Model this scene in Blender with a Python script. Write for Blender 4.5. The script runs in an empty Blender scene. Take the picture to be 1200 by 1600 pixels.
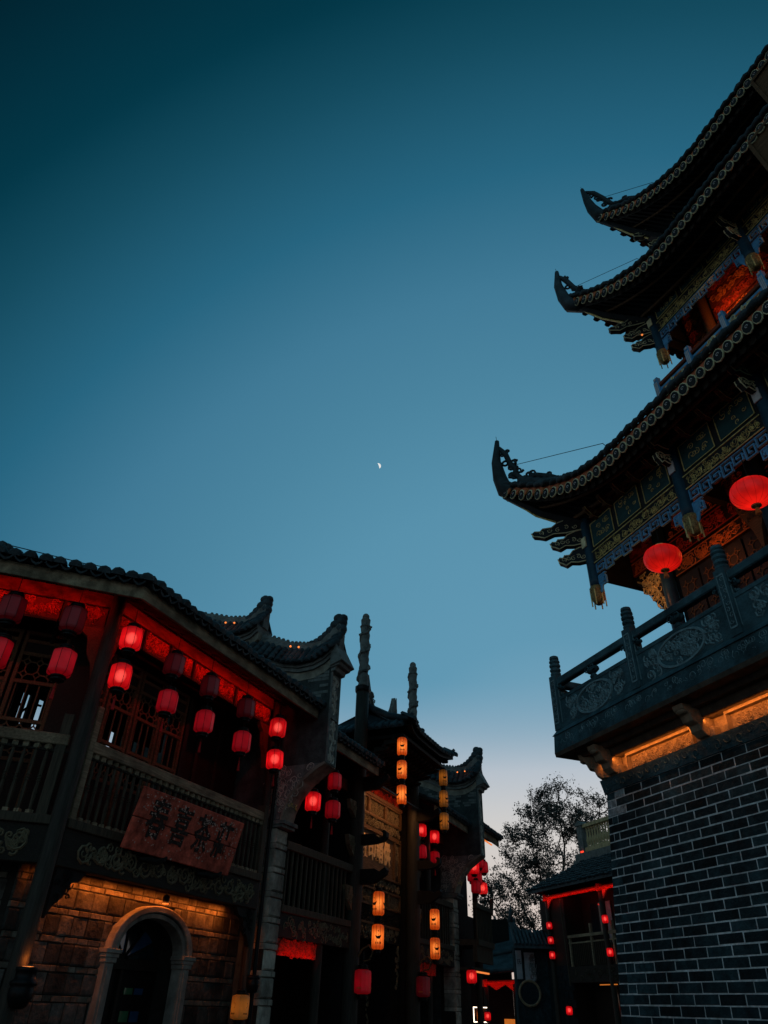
import bpy, math, random
from math import *
from mathutils import Matrix, Vector
random.seed(7)
sc = bpy.context.scene
COL = sc.collection

# ------------------------------------------------------------------ camera
FPX, TH, RO, CZ = 1080.0, radians(35.7), .03, 1.6
Fw = Vector((0, cos(TH), sin(TH))); Up = Vector((0, -sin(TH), cos(TH))); Rt = Vector((1, 0, 0))
cr = Rt*cos(RO) + Up*sin(RO); cu = -Rt*sin(RO) + Up*cos(RO)
cam = bpy.data.cameras.new('camera'); cam.sensor_fit = 'VERTICAL'; cam.sensor_height = 36
cam.lens = FPX/1600*36; cam.clip_end = 20000; cam.clip_start = .05
co = bpy.data.objects.new('camera', cam); COL.objects.link(co)
m = Matrix.Identity(4)
for i in range(3):
    m[i][0], m[i][1], m[i][2] = cr[i], cu[i], -Fw[i]
m[0][3], m[1][3], m[2][3] = 0, 0, CZ
co.matrix_world = m; sc.camera = co
def ray(x, y): return Fw + cr*((x-600)/FPX) - cu*((y-800)/FPX)

# ------------------------------------------------------------------ sky, sun, exposure
def s2l(c): return tuple((v/255/12.92 if v/255 <= .04045 else ((v/255+.055)/1.055)**2.4) for v in c)
w = bpy.data.worlds.new('World'); sc.world = w; w.use_nodes = True
nt = w.node_tree; nt.nodes.clear(); L = nt.links.new
out = nt.nodes.new('ShaderNodeOutputWorld'); bg = nt.nodes.new('ShaderNodeBackground')
tc = nt.nodes.new('ShaderNodeTexCoord'); sx = nt.nodes.new('ShaderNodeSeparateXYZ'); L(tc.outputs['Generated'], sx.inputs[0])
asn = nt.nodes.new('ShaderNodeMath'); asn.operation = 'ARCSINE'; L(sx.outputs[2], asn.inputs[0])
dv = nt.nodes.new('ShaderNodeMath'); dv.operation = 'DIVIDE'; L(asn.outputs[0], dv.inputs[0]); dv.inputs[1].default_value = pi/2
# evening sky: colour falls off with the angle from the afterglow, raised again behind the camera to light the fronts; a pale band lies along the horizon
def ramp(src, stops):
    r = nt.nodes.new('ShaderNodeValToRGB'); L(src, r.inputs[0]); el = r.color_ramp.elements
    while len(el) < len(stops): el.new(.5)
    for e, (p, c) in zip(el, stops): e.position = p; e.color = (*(s2l(c) if max(c) > 1 else c), 1)
    return r.outputs[0]
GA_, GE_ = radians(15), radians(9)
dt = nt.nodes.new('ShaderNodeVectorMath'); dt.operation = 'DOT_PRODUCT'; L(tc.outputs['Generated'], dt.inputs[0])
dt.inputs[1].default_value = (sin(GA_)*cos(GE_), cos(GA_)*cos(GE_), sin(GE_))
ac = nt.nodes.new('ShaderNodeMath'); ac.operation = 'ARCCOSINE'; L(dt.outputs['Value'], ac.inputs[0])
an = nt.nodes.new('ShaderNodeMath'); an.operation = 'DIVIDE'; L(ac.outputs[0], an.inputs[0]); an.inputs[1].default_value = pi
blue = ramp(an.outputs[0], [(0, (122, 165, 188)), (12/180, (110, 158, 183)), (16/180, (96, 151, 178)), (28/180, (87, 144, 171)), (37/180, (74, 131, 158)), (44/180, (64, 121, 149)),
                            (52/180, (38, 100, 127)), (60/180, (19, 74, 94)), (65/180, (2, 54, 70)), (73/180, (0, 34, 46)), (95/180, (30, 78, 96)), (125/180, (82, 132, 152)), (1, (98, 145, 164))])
pale = ramp(dv.outputs[0], [(0, (214, 190, 178)), (.05, (216, 198, 188)), (.125, (208, 205, 202)), (.167, (186, 194, 203)), (.25, (120, 160, 184))])
pf = ramp(dv.outputs[0], [(0, (1, 1, 1)), (.14, (1, 1, 1)), (.168, (.95, .95, .95)), (.20, (.5, .5, .5)), (.245, (0, 0, 0))])
pz = ramp(an.outputs[0], [(0, (1, 1, 1)), (20/180, (.95, .95, .95)), (60/180, (.45, .45, .45)), (1, (.4, .4, .4))])
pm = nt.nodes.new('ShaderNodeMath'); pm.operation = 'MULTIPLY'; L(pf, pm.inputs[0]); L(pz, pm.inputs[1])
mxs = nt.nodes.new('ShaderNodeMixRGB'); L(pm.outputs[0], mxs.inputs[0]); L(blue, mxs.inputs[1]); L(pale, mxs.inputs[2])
sky = nt.nodes.new('ShaderNodeTexSky'); sky.sky_type = 'NISHITA'; sky.sun_disc = False
sky.sun_elevation = radians(-3); sky.sun_rotation = radians(20)
ad = nt.nodes.new('ShaderNodeMixRGB'); ad.blend_type = 'ADD'; ad.inputs[0].default_value = .02
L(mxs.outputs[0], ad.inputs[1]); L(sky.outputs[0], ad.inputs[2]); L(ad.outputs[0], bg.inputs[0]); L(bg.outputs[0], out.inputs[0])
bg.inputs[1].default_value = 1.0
sun = bpy.data.lights.new('sun', 'SUN'); sun.energy = .05; sun.angle = radians(20); sun.color = (1, .8, .65)
so = bpy.data.objects.new('sun', sun); COL.objects.link(so)
so.rotation_euler = (radians(86), 0, radians(180-20))
vs = sc.view_settings; vs.view_transform = 'Standard'; vs.look = 'None'; vs.exposure = 0; vs.gamma = 1
sc.cycles.use_denoising = True; sc.cycles.max_bounces = 6; sc.cycles.sample_clamp_indirect = 3
sc.cycles.transparent_max_bounces = 32

# ------------------------------------------------------------------ materials
MATS = {}
def mat(name, col, rough=.7, var=.35, scale=6, stretch=(1, 1, 1), metal=0, bump=.3, bscale=30, rnd=0, space='Object', emit=None, es=0, spec=.18, stain=0):
    m = bpy.data.materials.new(name); m.use_nodes = True; n = m.node_tree.nodes; l = m.node_tree.links.new
    b = n['Principled BSDF']; b.inputs['Roughness'].default_value = rough; b.inputs['Metallic'].default_value = metal
    b.inputs['Specular IOR Level'].default_value = spec
    if space == 'World': src = n.new('ShaderNodeNewGeometry').outputs['Position']
    else: src = n.new('ShaderNodeTexCoord').outputs['Object']
    mp = n.new('ShaderNodeMapping'); mp.inputs['Scale'].default_value = stretch; l(src, mp.inputs[0])
    nz = n.new('ShaderNodeTexNoise'); nz.inputs['Scale'].default_value = scale; nz.inputs['Detail'].default_value = 6; nz.inputs['Roughness'].default_value = .65
    l(mp.outputs[0], nz.inputs[0])
    rr = n.new('ShaderNodeValToRGB'); l(nz.outputs[0], rr.inputs[0])
    rr.color_ramp.elements[0].position = .3; rr.color_ramp.elements[1].position = .7
    rr.color_ramp.elements[0].color = (*[c*(1-var) for c in col], 1); rr.color_ramp.elements[1].color = (*[min(.9, c*(1+var)) for c in col], 1)
    o = rr.outputs[0]
    if rnd:
        oi = n.new('ShaderNodeObjectInfo'); mr = n.new('ShaderNodeMapRange'); l(oi.outputs['Random'], mr.inputs[0])
        mr.inputs[3].default_value = 1-rnd; mr.inputs[4].default_value = 1+rnd
        mx = n.new('ShaderNodeVectorMath'); mx.operation = 'SCALE'; l(o, mx.inputs[0]); l(mr.outputs[0], mx.inputs[3]); o = mx.outputs[0]
    if stain:
        n3 = n.new('ShaderNodeTexNoise'); n3.inputs['Scale'].default_value = 1.1; n3.inputs['Detail'].default_value = 5; n3.inputs['Roughness'].default_value = .6
        gp = n.new('ShaderNodeNewGeometry'); m3 = n.new('ShaderNodeMapping'); m3.inputs['Scale'].default_value = (1.6, 1.6, .7); l(gp.outputs['Position'], m3.inputs[0]); l(m3.outputs[0], n3.inputs[0])
        q3 = n.new('ShaderNodeMapRange'); l(n3.outputs[0], q3.inputs[0]); q3.inputs[1].default_value = .35; q3.inputs[2].default_value = .65; q3.inputs[3].default_value = 1-stain; q3.inputs[4].default_value = 1+stain*.25
        s3 = n.new('ShaderNodeVectorMath'); s3.operation = 'SCALE'; l(o, s3.inputs[0]); l(q3.outputs[0], s3.inputs[3]); o = s3.outputs[0]
    l(o, b.inputs['Base Color'])
    if bump:
        n2 = n.new('ShaderNodeTexNoise'); n2.inputs['Scale'].default_value = bscale; n2.inputs['Detail'].default_value = 4; l(mp.outputs[0], n2.inputs[0])
        bp = n.new('ShaderNodeBump'); bp.inputs['Strength'].default_value = bump; bp.inputs['Distance'].default_value = .02
        l(n2.outputs[0], bp.inputs['Height']); l(bp.outputs[0], b.inputs['Normal'])
    if emit:
        b.inputs['Emission Color'].default_value = (*emit, 1); b.inputs['Emission Strength'].default_value = es
    MATS[name] = m; return m
HS, VSX = (1.2, 14, 14), (14, 14, 1.2)
mat('gable_carving', (0.42, 0.41, 0.35), .8, .4, 8, bump=.4)
mat('gilt_text', (.75, .52, .24), .5, .2, 8)
mat('lotus', (0.22, 0.165, 0.06), .5, .85, 38, bump=.4)
mat('cornice_dark', (.07, .05, .036), .8, .4, 6, bump=.5, space='World')
mat('wood_rail', (0.27, 0.215, 0.135), .75, .5, 3, HS, bump=.5, bscale=12, stain=0.55)
mat('wood_post', (0.055, 0.045, 0.03), .7, .5, 3, VSX, bump=.5, bscale=12)
mat('wood_column', (0.028, 0.026, 0.02), .55, .5, 3, VSX, bump=.4, bscale=10)
mat('wood_dark', (0.018, 0.015, 0.011), .7, .5, 4, HS, bump=.4, bscale=12)
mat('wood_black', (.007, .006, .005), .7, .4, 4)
mat('beam_red', (.075, .014, .006), .6, .85, 2.2, (1, 3, 3), bump=.4)
mat('panel_red', (.08, .014, .006), .6, .4, 4, bump=.3)
mat('carve_red', (.30, .05, .018), .6, .3, 8, bump=.2)
mat('wood_red', (.16, .035, .015), .6, .4, 4, HS, bump=.3)
mat('wood_brown', (.11, .065, .03), .6, .5, 4, HS, bump=.4)
mat('carved_wood', (.14, .115, .07), .6, .4, 10, bump=.5)
mat('carved_pale', (.22, .17, .10), .6, .4, 8, bump=.4)
mat('fascia', (0.26, 0.205, 0.13), .8, .65, 2.2, (1, 4, 3), bump=.7, bscale=9, stain=0.55)
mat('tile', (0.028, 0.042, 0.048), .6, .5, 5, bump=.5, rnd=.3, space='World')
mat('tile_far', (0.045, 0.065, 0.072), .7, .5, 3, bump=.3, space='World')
mat('stone_block', (.068, .068, .060), .85, .65, 5, bump=.9, bscale=18, rnd=.55, space='World', stain=0.55)
mat('pillar_block', (0.34, 0.33, 0.27), .85, .5, 5, bump=.8, bscale=18, rnd=.25, space='World', stain=0.55)
mat('stone_thin', (.13, .12, .095), .85, .5, 6, bump=.8, bscale=18, rnd=.3, space='World', stain=0.55)
mat('stone_joint', (.02, .018, .015), .9)
mat('stone_trim', (0.23, 0.225, 0.195), .8, .35, 5, bump=.4, stain=0.55)
mat('gable_plaster', (0.05, 0.062, 0.06), .85, .5, 4, bump=.5, stain=0.55)
mat('gable_stone', (0.13, 0.145, 0.135), .8, .45, 6, bump=.6)
mat('gable_band', (0.2, 0.19, 0.15), .85, .5, 4, bump=.3)
mat('brick', (0.017, 0.036, 0.042), .9, .6, 7, bump=.9, bscale=22, rnd=.6, space='World', stain=0.5)
mat('mortar', (0.62, 0.66, 0.65), .9, .45, 12, bump=.6, bscale=40, space='World', stain=0.35)
mat('brick_worn', (0.25, 0.29, 0.3), .9, .7, 14, bump=.9, space='World')
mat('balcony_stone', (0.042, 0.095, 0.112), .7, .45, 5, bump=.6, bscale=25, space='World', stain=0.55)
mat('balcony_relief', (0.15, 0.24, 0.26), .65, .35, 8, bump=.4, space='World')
mat('carved_stone', (.24, .17, .11), .75, .35, 8, bump=.5, space='World')
mat('tower_wood', (0.012, 0.016, 0.018), .6, .4, 4, bump=.3)
mat('eave_plank', (.055, .065, .06), .7, .4, 4, bump=.3)
mat('tower_post', (0.014, 0.05, 0.08), .35, .3, 4, bump=.15)
mat('paint_blue', (0.09, 0.3, 0.52), .55, .3, 8, bump=.2)
mat('paint_teal', (0.015, 0.06, 0.065), .55, .3, 8)
mat('paint_gold', (0.62, 0.48, 0.18), .5, .6, 14, metal=.2, bump=.3)
mat('paint_cream', (0.72, 0.66, 0.4), .6, .35, 10)
mat('paint_white', (.5, .5, .5), .6, .2, 10)
mat('paint_red', (.30, .035, .015), .55, .35, 6)
mat('paint_orange', (.42, .14, .03), .55, .35, 6)
mat('terracotta', (0.48, 0.14, 0.07), .75, .5, 5, bump=.4)
mat('sign_red', (0.56, 0.1, 0.06), .8, .65, 7, bump=.7, bscale=16, stain=0.35)
mat('sign_worn', (.5, .34, .28), .9, .5, 14)
mat('sign_ink', (.035, .022, .018), .8, .8, 16, bump=.6)
mat('ink', (.010, .012, .012), .6, .3, 10)
mat('iron', (.012, .012, .012), .45, .3, 8, metal=.6, bump=.2)
mat('ground', (.06, .058, .055), .8, .4, 2, bump=.5, space='World')
mat('bark', (.03, .024, .018), .9, .4, 8)
mat('leaf', (0.075, 0.075, 0.065), .8, .5, 2, bump=0, rnd=.3, space='World')
mat('baluster_stone', (0.42, 0.34, 0.18), .8, .4, 8, bump=.3)
mat('panel_pale', (0.28, 0.31, 0.33), .85, .3, 5)
mat('glass_dark', (.01, .02, .025), .08, .2, 4, bump=0, spec=.8)
mat('glass_green', (.03, .14, .06), .1, .2, 4, bump=0, spec=.8)
mat('glass_blue', (.02, .07, .16), .1, .2, 4, bump=0, spec=.8)
mat('tassel_red', (.45, .02, .02), .8, .3, 20)
mat('tassel_gold', (.5, .22, .05), .8, .3, 20)
mat('moon', (.8, .8, .8), 1, .05, 2, bump=0, emit=(1, .97, .9), es=.6)
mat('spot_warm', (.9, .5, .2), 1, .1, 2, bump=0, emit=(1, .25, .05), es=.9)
mat('spot_red', (.9, .1, .05), 1, .1, 2, bump=0, emit=(1, .05, .02), es=1.6)
mat('lamp_white', (.9, .8, .7), 1, .1, 2, bump=0, emit=(1, .8, .6), es=3)
mat('shop_glow', (.6, .25, .06), .8, .6, 12, bump=.3, emit=(1, .25, .03), es=.45)

def paper(name, col, e, h, warm, see=.0, dif=None):
    # lantern paper: lit from inside, brightest round the height of the bulb
    m = bpy.data.materials.new(name); m.use_nodes = True; n = m.node_tree.nodes; l = m.node_tree.links.new
    b = n['Principled BSDF']; b.inputs['Base Color'].default_value = (*(dif or col), 1); b.inputs['Roughness'].default_value = .55
    t = n.new('ShaderNodeTexCoord'); ln = n.new('ShaderNodeVectorMath'); ln.operation = 'LENGTH'; l(t.outputs['Object'], ln.inputs[0])
    mr = n.new('ShaderNodeMapRange'); mr.interpolation_type = 'SMOOTHSTEP'; l(ln.outputs['Value'], mr.inputs[0])
    mr.inputs[1].default_value = h*.62; mr.inputs[2].default_value = h*1.25; mr.inputs[3].default_value = 1; mr.inputs[4].default_value = 0
    rp = n.new('ShaderNodeValToRGB'); l(mr.outputs[0], rp.inputs[0])
    rp.color_ramp.elements[0].color = (*[c*.5 for c in col], 1); rp.color_ramp.elements[1].color = (*warm, 1)
    l(rp.outputs[0], b.inputs['Emission Color'])
    oi = n.new('ShaderNodeObjectInfo'); mq = n.new('ShaderNodeMapRange'); l(oi.outputs['Random'], mq.inputs[0]); mq.inputs[3].default_value = e*.72; mq.inputs[4].default_value = e*1.15
    nz = n.new('ShaderNodeTexNoise'); nz.inputs['Scale'].default_value = 7; nz.inputs['Detail'].default_value = 3; l(t.outputs['Object'], nz.inputs[0])
    m2 = n.new('ShaderNodeMapRange'); l(nz.outputs[0], m2.inputs[0]); m2.inputs[1].default_value = .3; m2.inputs[2].default_value = .7; m2.inputs[3].default_value = .72; m2.inputs[4].default_value = 1.12
    mu = n.new('ShaderNodeMath'); mu.operation = 'MULTIPLY'; l(mq.outputs[0], mu.inputs[0]); l(m2.outputs[0], mu.inputs[1]); l(mu.outputs[0], b.inputs['Emission Strength'])
    if see:
        tr = n.new('ShaderNodeBsdfTransparent'); tr.inputs[0].default_value = (1, max(.45, warm[1]*3), max(.4, warm[2]*3), 1)
        mx = n.new('ShaderNodeMixShader'); mx.inputs[0].default_value = see
        l(b.outputs[0], mx.inputs[1]); l(tr.outputs[0], mx.inputs[2]); l(mx.outputs[0], n['Material Output'].inputs[0])
    MATS[name] = m
paper('paper_red_lit', (.42, .001, .004), .9, .24, (.95, .006, .010), .34, (.3, .004, .006))
paper('paper_red', (.26, .001, .006), .32, .26, (.58, .002, .012), 0, (.13, .003, .006))
paper('paper_red_dim', (.10, .002, .006), .12, .26, (.25, .002, .010), 0, (.035, .002, .004))
paper('paper_orange', (.75, .09, .006), .95, .22, (1, .20, .022), .26, (.4, .08, .02))
paper('paper_amber', (.30, .09, .01), .42, .22, (.6, .16, .012), 0, (.35, .13, .03))
paper('paper_round', (.40, .001, .002), .95, .30, (1.0, .012, .006), 0, (.35, .012, .01))
def glow(name, col, e, a):
    m = bpy.data.materials.new(name); m.use_nodes = True; n = m.node_tree.nodes; l = m.node_tree.links.new
    em = n.new('ShaderNodeEmission'); em.inputs[0].default_value = (*col, 1); em.inputs[1].default_value = e
    tr = n.new('ShaderNodeBsdfTransparent'); mx = n.new('ShaderNodeMixShader'); mx.inputs[0].default_value = a
    l(tr.outputs[0], mx.inputs[1]); l(em.outputs[0], mx.inputs[2]); l(mx.outputs[0], n['Material Output'].inputs[0]); MATS[name] = m
glow('bulb_shell', (1, .26, .22), 2.6, .12); glow('bulb_shell_warm', (1, .52, .16), 2.2, .12)
mat('bulb_pink', (.9, .5, .4), 1, .05, 2, bump=0, emit=(1, .40, .34), es=5)
mat('bulb_warm', (.9, .6, .3), 1, .05, 2, bump=0, emit=(1, .62, .25), es=3.5)

# ------------------------------------------------------------------ mesh helpers
class MB:
    def __init__(s, M=None): s.v = []; s.f = []; s.fi = []; s.M = M; s.mi = 0
    def add(s, vs, fs):
        b = len(s.v)
        for p in vs:
            p = Vector(p); s.v.append(tuple(s.M @ p) if s.M else tuple(p))
        for f in fs: s.f.append([i+b for i in f]); s.fi.append(s.mi)
        return s
    def box(s, x0, x1, y0, y1, z0, z1):
        return s.add([(x0, y0, z0), (x1, y0, z0), (x1, y1, z0), (x0, y1, z0), (x0, y0, z1), (x1, y0, z1), (x1, y1, z1), (x0, y1, z1)],
                     [(0, 3, 2, 1), (4, 5, 6, 7), (0, 1, 5, 4), (1, 2, 6, 5), (2, 3, 7, 6), (3, 0, 4, 7)])
    def beam(s, p, q, w, h, up=(0, 0, 1)):
        p, q, up = Vector(p), Vector(q), Vector(up); d = (q-p).normalized(); a = d.cross(up)
        if a.length < 1e-4: a = d.cross(Vector((0, 1, 0)))
        a.normalize(); b = a.cross(d); a *= w/2; b *= h/2
        return s.add([p-a-b, p+a-b, p+a+b, p-a+b, q-a-b, q+a-b, q+a+b, q-a+b],
                     [(0, 3, 2, 1), (4, 5, 6, 7), (0, 1, 5, 4), (1, 2, 6, 5), (2, 3, 7, 6), (3, 0, 4, 7)])
    def tube(s, pts, rad, n=6, flat=1.0):
        pts = [Vector(p) for p in pts]; k = len(pts)
        rs = rad if isinstance(rad, (list, tuple)) else [rad]*k
        vs = []; prev = None
        for i in range(k):
            d = (pts[min(i+1, k-1)]-pts[max(i-1, 0)]).normalized()
            if prev is None:
                a = d.cross(Vector((0, 0, 1)))
                if a.length < .05: a = d.cross(Vector((0, 1, 0)))
            else:
                a = prev - d*prev.dot(d)
                if a.length < 1e-4: a = d.cross(Vector((0, 1, 0)))
            a.normalize(); prev = a; b = d.cross(a)
            for j in range(n):
                t = 2*pi*j/n; vs.append(pts[i]+a*(cos(t)*rs[i]*flat)+b*(sin(t)*rs[i]))
        fs = [(i*n+j, i*n+(j+1) % n, (i+1)*n+(j+1) % n, (i+1)*n+j) for i in range(k-1) for j in range(n)]
        fs += [tuple(range(n))[::-1], tuple((k-1)*n+j for j in range(n))]
        return s.add(vs, fs)
    def lathe(s, prof, n=12, c=(0, 0, 0), ph=0, sc_=None):
        vs = []
        for r, z in prof:
            for j in range(n):
                t = 2*pi*j/n+ph; k = 1 if not sc_ else sc_[j % len(sc_)]
                vs.append((c[0]+r*k*cos(t), c[1]+r*k*sin(t), c[2]+z))
        k = len(prof)
        fs = [(i*n+j, i*n+(j+1) % n, (i+1)*n+(j+1) % n, (i+1)*n+j) for i in range(k-1) for j in range(n)]
        fs += [tuple(range(n))[::-1], tuple((k-1)*n+j for j in range(n))]
        return s.add(vs, fs)
    def prism(s, poly, d0, d1, ax='x'):
        n = len(poly)
        def P(a, b, d): return (d, a, b) if ax == 'x' else ((a, d, b) if ax == 'y' else (a, b, d))
        vs = [P(a, b, d0) for a, b in poly]+[P(a, b, d1) for a, b in poly]
        fs = [tuple(range(n))[::-1], tuple(range(n, 2*n))]+[(i, (i+1) % n, n+(i+1) % n, n+i) for i in range(n)]
        return s.add(vs, fs)
    def grid(s, rows):
        c = len(rows[0]); vs = [p for r in rows for p in r]
        return s.add(vs, [(i*c+j, i*c+j+1, (i+1)*c+j+1, (i+1)*c+j) for i in range(len(rows)-1) for j in range(c-1)])
    def ball(s, c, r, sq=(1, 1, 1), n=8, k=5):
        prof = [(max(.001, sin(pi*i/k)), -cos(pi*i/k)) for i in range(k+1)]
        vs = []
        for a, z in prof:
            for j in range(n):
                t = 2*pi*j/n; vs.append((c[0]+r*sq[0]*a*cos(t), c[1]+r*sq[1]*a*sin(t), c[2]+r*sq[2]*z))
        return s.add(vs, [(i*n+j, i*n+(j+1) % n, (i+1)*n+(j+1) % n, (i+1)*n+j) for i in range(k) for j in range(n)])
    def mesh(s, name, mats, smooth=False):
        me = bpy.data.meshes.new(name); me.from_pydata([tuple(v) for v in s.v], [], s.f)
        for k in ([mats] if isinstance(mats, str) else mats): me.materials.append(MATS[k])
        me.polygons.foreach_set('material_index', s.fi)
        me.validate(); me.update()
        import bmesh
        b = bmesh.new(); b.from_mesh(me); bmesh.ops.recalc_face_normals(b, faces=b.faces); b.to_mesh(me); b.free()
        if smooth:
            for p in me.polygons: p.use_smooth = True
        return me
    def build(s, name, mats, parent=None, smooth=False, kind=None, bevel=0):
        o = obj(name, s.mesh(name, mats, smooth), parent)
        if kind or any(k in name for k in ('carving', 'gilding', 'lattice', 'lace', 'mark', 'flaked', 'support', 'fret', 'stripe')): o['kind'] = kind or 'stuff'
        if bevel:
            bm_ = o.modifiers.new('bevel', 'BEVEL'); bm_.width = bevel; bm_.segments = 1; bm_.limit_method = 'ANGLE'; bm_.angle_limit = radians(40)
        return o
def obj(name, me, parent=None, M=None):
    o = bpy.data.objects.new(name, me); COL.objects.link(o)
    if parent: o.parent = parent
    if M is not None: o.matrix_local = M
    return o
def tag(o, label, cat, group=None, kind=None):
    o['label'] = label; o['category'] = cat
    if group: o['group'] = group
    if kind: o['kind'] = kind
    return o
def thing(name, label, cat, M, group=None):
    o = bpy.data.objects.new(name, None); COL.objects.link(o); o.matrix_world = M; o.empty_display_size = .2
    return tag(o, label, cat, group)
def FR(x, y, rot): return Matrix.Translation((x, y, 0)) @ Matrix.Rotation(radians(rot), 4, 'Z')
def T3(x, y, z): return Matrix.Translation((x, y, z))
def RZ(a): return Matrix.Rotation(a, 4, 'Z')
FA = FR(-2.74, 12.09, 65.4)                       # street row on the left: x along the row, -y towards the street
cA = FA @ Vector((-2.95, 0, 0)); FB = FR(cA.x, cA.y, 20)   # the wing round the corner
B2A = FA.inverted() @ FB
FT = FR(3.36, 10.5, -69.5)                        # tower: x along its front, -y outwards
def area(name, M, sx_, sy_, power, col, parent=None):
    l = bpy.data.lights.new(name, 'AREA'); l.shape = 'RECTANGLE'; l.size = sx_; l.size_y = sy_; l.energy = power; l.color = col
    o = bpy.data.objects.new(name, l); COL.objects.link(o)
    if parent: o.parent = parent; o.matrix_local = M
    else: o.matrix_world = M
    return o
def point(name, p, power, col, r=.05, parent=None):
    l = bpy.data.lights.new(name, 'POINT'); l.energy = power; l.color = col; l.shadow_soft_size = r
    o = bpy.data.objects.new(name, l); COL.objects.link(o)
    if parent: o.parent = parent
    o.location = p
    return o
def aim(p, d, xdir=(1, 0, 0)):
    # matrix of an area light at p shining along d, long axis along xdir
    z = -Vector(d).normalized(); x = Vector(xdir); x = (x-z*x.dot(z)).normalized(); y = z.cross(x)
    M = Matrix.Identity(4)
    for i in range(3): M[i][0], M[i][1], M[i][2], M[i][3] = x[i], y[i], z[i], p[i]
    return M

# relief carving: spirals and leaves as thin tubes on a plane (ax 'y': x,z plane at depth d; 'x': y,z plane)
def spiral(mb, cx, cz, r, turns, ph, dr, rad, d, ax='y', n=4, k=14):
    pts = []
    for i in range(k):
        t = i/(k-1); a = ph+dr*t*turns*2*pi; q = r*(1-.82*t)
        u, v = cx+q*cos(a), cz+q*sin(a)
        pts.append((u, d, v) if ax == 'y' else (d, u, v))
    mb.tube(pts, [rad*(1.1-.6*i/(k-1)) for i in range(k)], n)
def scrollband(mb, x0, x1, z0, z1, d, rad=.012, ax='y', seed=1):
    rn = random.Random(seed); h = z1-z0; step = h*.95; n = max(1, int((x1-x0)/step)); step = (x1-x0)/n
    for i in range(n):
        cx = x0+(i+.5)*step; up = i % 2
        spiral(mb, cx, (z0+z1)/2+(.06 if up else -.06)*h, min(step, h)*.44, 1.4+rn.random()*.4, pi if up else 0, 1 if up else -1, rad, d, ax)
        for q in range(2):
            u = cx+(rn.random()-.5)*step; v = z0+h*(.15+.7*rn.random())
            spiral(mb, u, v, h*(.13+.1*rn.random()), 1, rn.random()*6, rn.choice((-1, 1)), rad*.8, d, ax, k=9)
def scrollfill(mb, x0, x1, z0, z1, d, r, rad, n, ax='y', seed=1, inside=None):
    rn = random.Random(seed)
    for i in range(n):
        u, v = x0+(x1-x0)*rn.random(), z0+(z1-z0)*rn.random()
        if inside and not inside(u, v): continue
        spiral(mb, u, v, r*(.55+.6*rn.random()), .9+rn.random()*.7, rn.random()*6.28, rn.choice((-1, 1)), rad, d, ax, k=10)
def lattice(mb, x0, x1, z0, z1, y, cell=.16, t=.018):
    def ln(a, b): mb.beam((a[0], y, a[1]), (b[0], y, b[1]), t, t, (0, 1, 0))
    n = max(1, round((x1-x0)/cell)); cx = (x1-x0)/n; k = max(1, round((z1-z0)/cx)); cz = (z1-z0)/k
    for i in range(n):
        for j in range(k):
            a, b = x0+i*cx, z0+j*cz; mx_, mz = a+cx/2, b+cz/2
            q = .28
            ln((mx_, mz-cz*q), (mx_+cx*q, mz)); ln((mx_+cx*q, mz), (mx_, mz+cz*q)); ln((mx_, mz+cz*q), (mx_-cx*q, mz)); ln((mx_-cx*q, mz), (mx_, mz-cz*q))
            ln((mx_+cx*q, mz), (a+cx, mz)); ln((mx_-cx*q, mz), (a, mz)); ln((mx_, mz+cz*q), (mx_, b+cz)); ln((mx_, mz-cz*q), (mx_, b))

# shared small meshes
def eave_tile_mesh():
    mb = MB(); pr = [(-.10, .0), (-.095, .045), (-.06, .09), (0, .11), (.06, .09), (.095, .045), (.10, 0)]
    rows = []
    for y, s_ in ((-.10, .72), (-.075, .95), (-.02, 1.0), (.10, .98), (.34, .9)):
        rows.append([(a*s_, y, b*s_) for a, b in pr])
    mb.grid(rows); mb.add(rows[0], [tuple(range(7))]); mb.add(rows[-1], [tuple(range(7))[::-1]])
    mb.grid([[rows[0][0], rows[-1][0]], [rows[0][-1], rows[-1][-1]]])
    return mb.mesh('eave_tile', 'tile', True)
def pan_tile_mesh():
    mb = MB(); top = [(-.085, .02), (-.05, -.02), (0, -.045), (.05, -.02), (.085, .02)]
    rows = [[(a, y, b+(.0 if y < 0 else .0)) for a, b in top] for y in (-.085, .3)]
    low = [[(a, y, b-.03) for a, b in top] for y in (-.085, .3)]
    mb.grid(rows); mb.grid(low); mb.grid([rows[0], low[0]]); mb.grid([rows[1], low[1]])
    mb.add([rows[0][0], rows[1][0], low[1][0], low[0][0]], [(0, 1, 2, 3)]); mb.add([rows[0][-1], rows[1][-1], low[1][-1], low[0][-1]], [(0, 1, 2, 3)])
    return mb.mesh('pan_tile', 'tile', True)
ME_TILE, ME_PAN = eave_tile_mesh(), pan_tile_mesh()
def baluster_mesh(h=.86, r=.024):
    p = [(r*1.5, 0), (r*1.5, .05), (r*.8, .06), (r*1.0, .12), (r*1.25, h*.3), (r*.9, h*.44), (r*1.35, h*.46), (r*.9, h*.48), (r*1.4, h*.5), (r*.9, h*.52),
         (r*1.35, h*.54), (r*.9, h*.56), (r*1.2, h*.7), (r*.8, h-.09), (r*1.5, h-.07), (r*1.5, h)]
    mb = MB(); mb.lathe(p, 6); mb.mi = 1; mb.box(-r*1.5, r*1.5, -r*1.5, r*1.5, h-.06, h+.002); mb.box(-r*1.4, r*1.4, -r*1.4, r*1.4, .0, .05); return mb.mesh('baluster', ['wood_post', 'wood_rail'])
ME_BAL = baluster_mesh()
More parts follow.
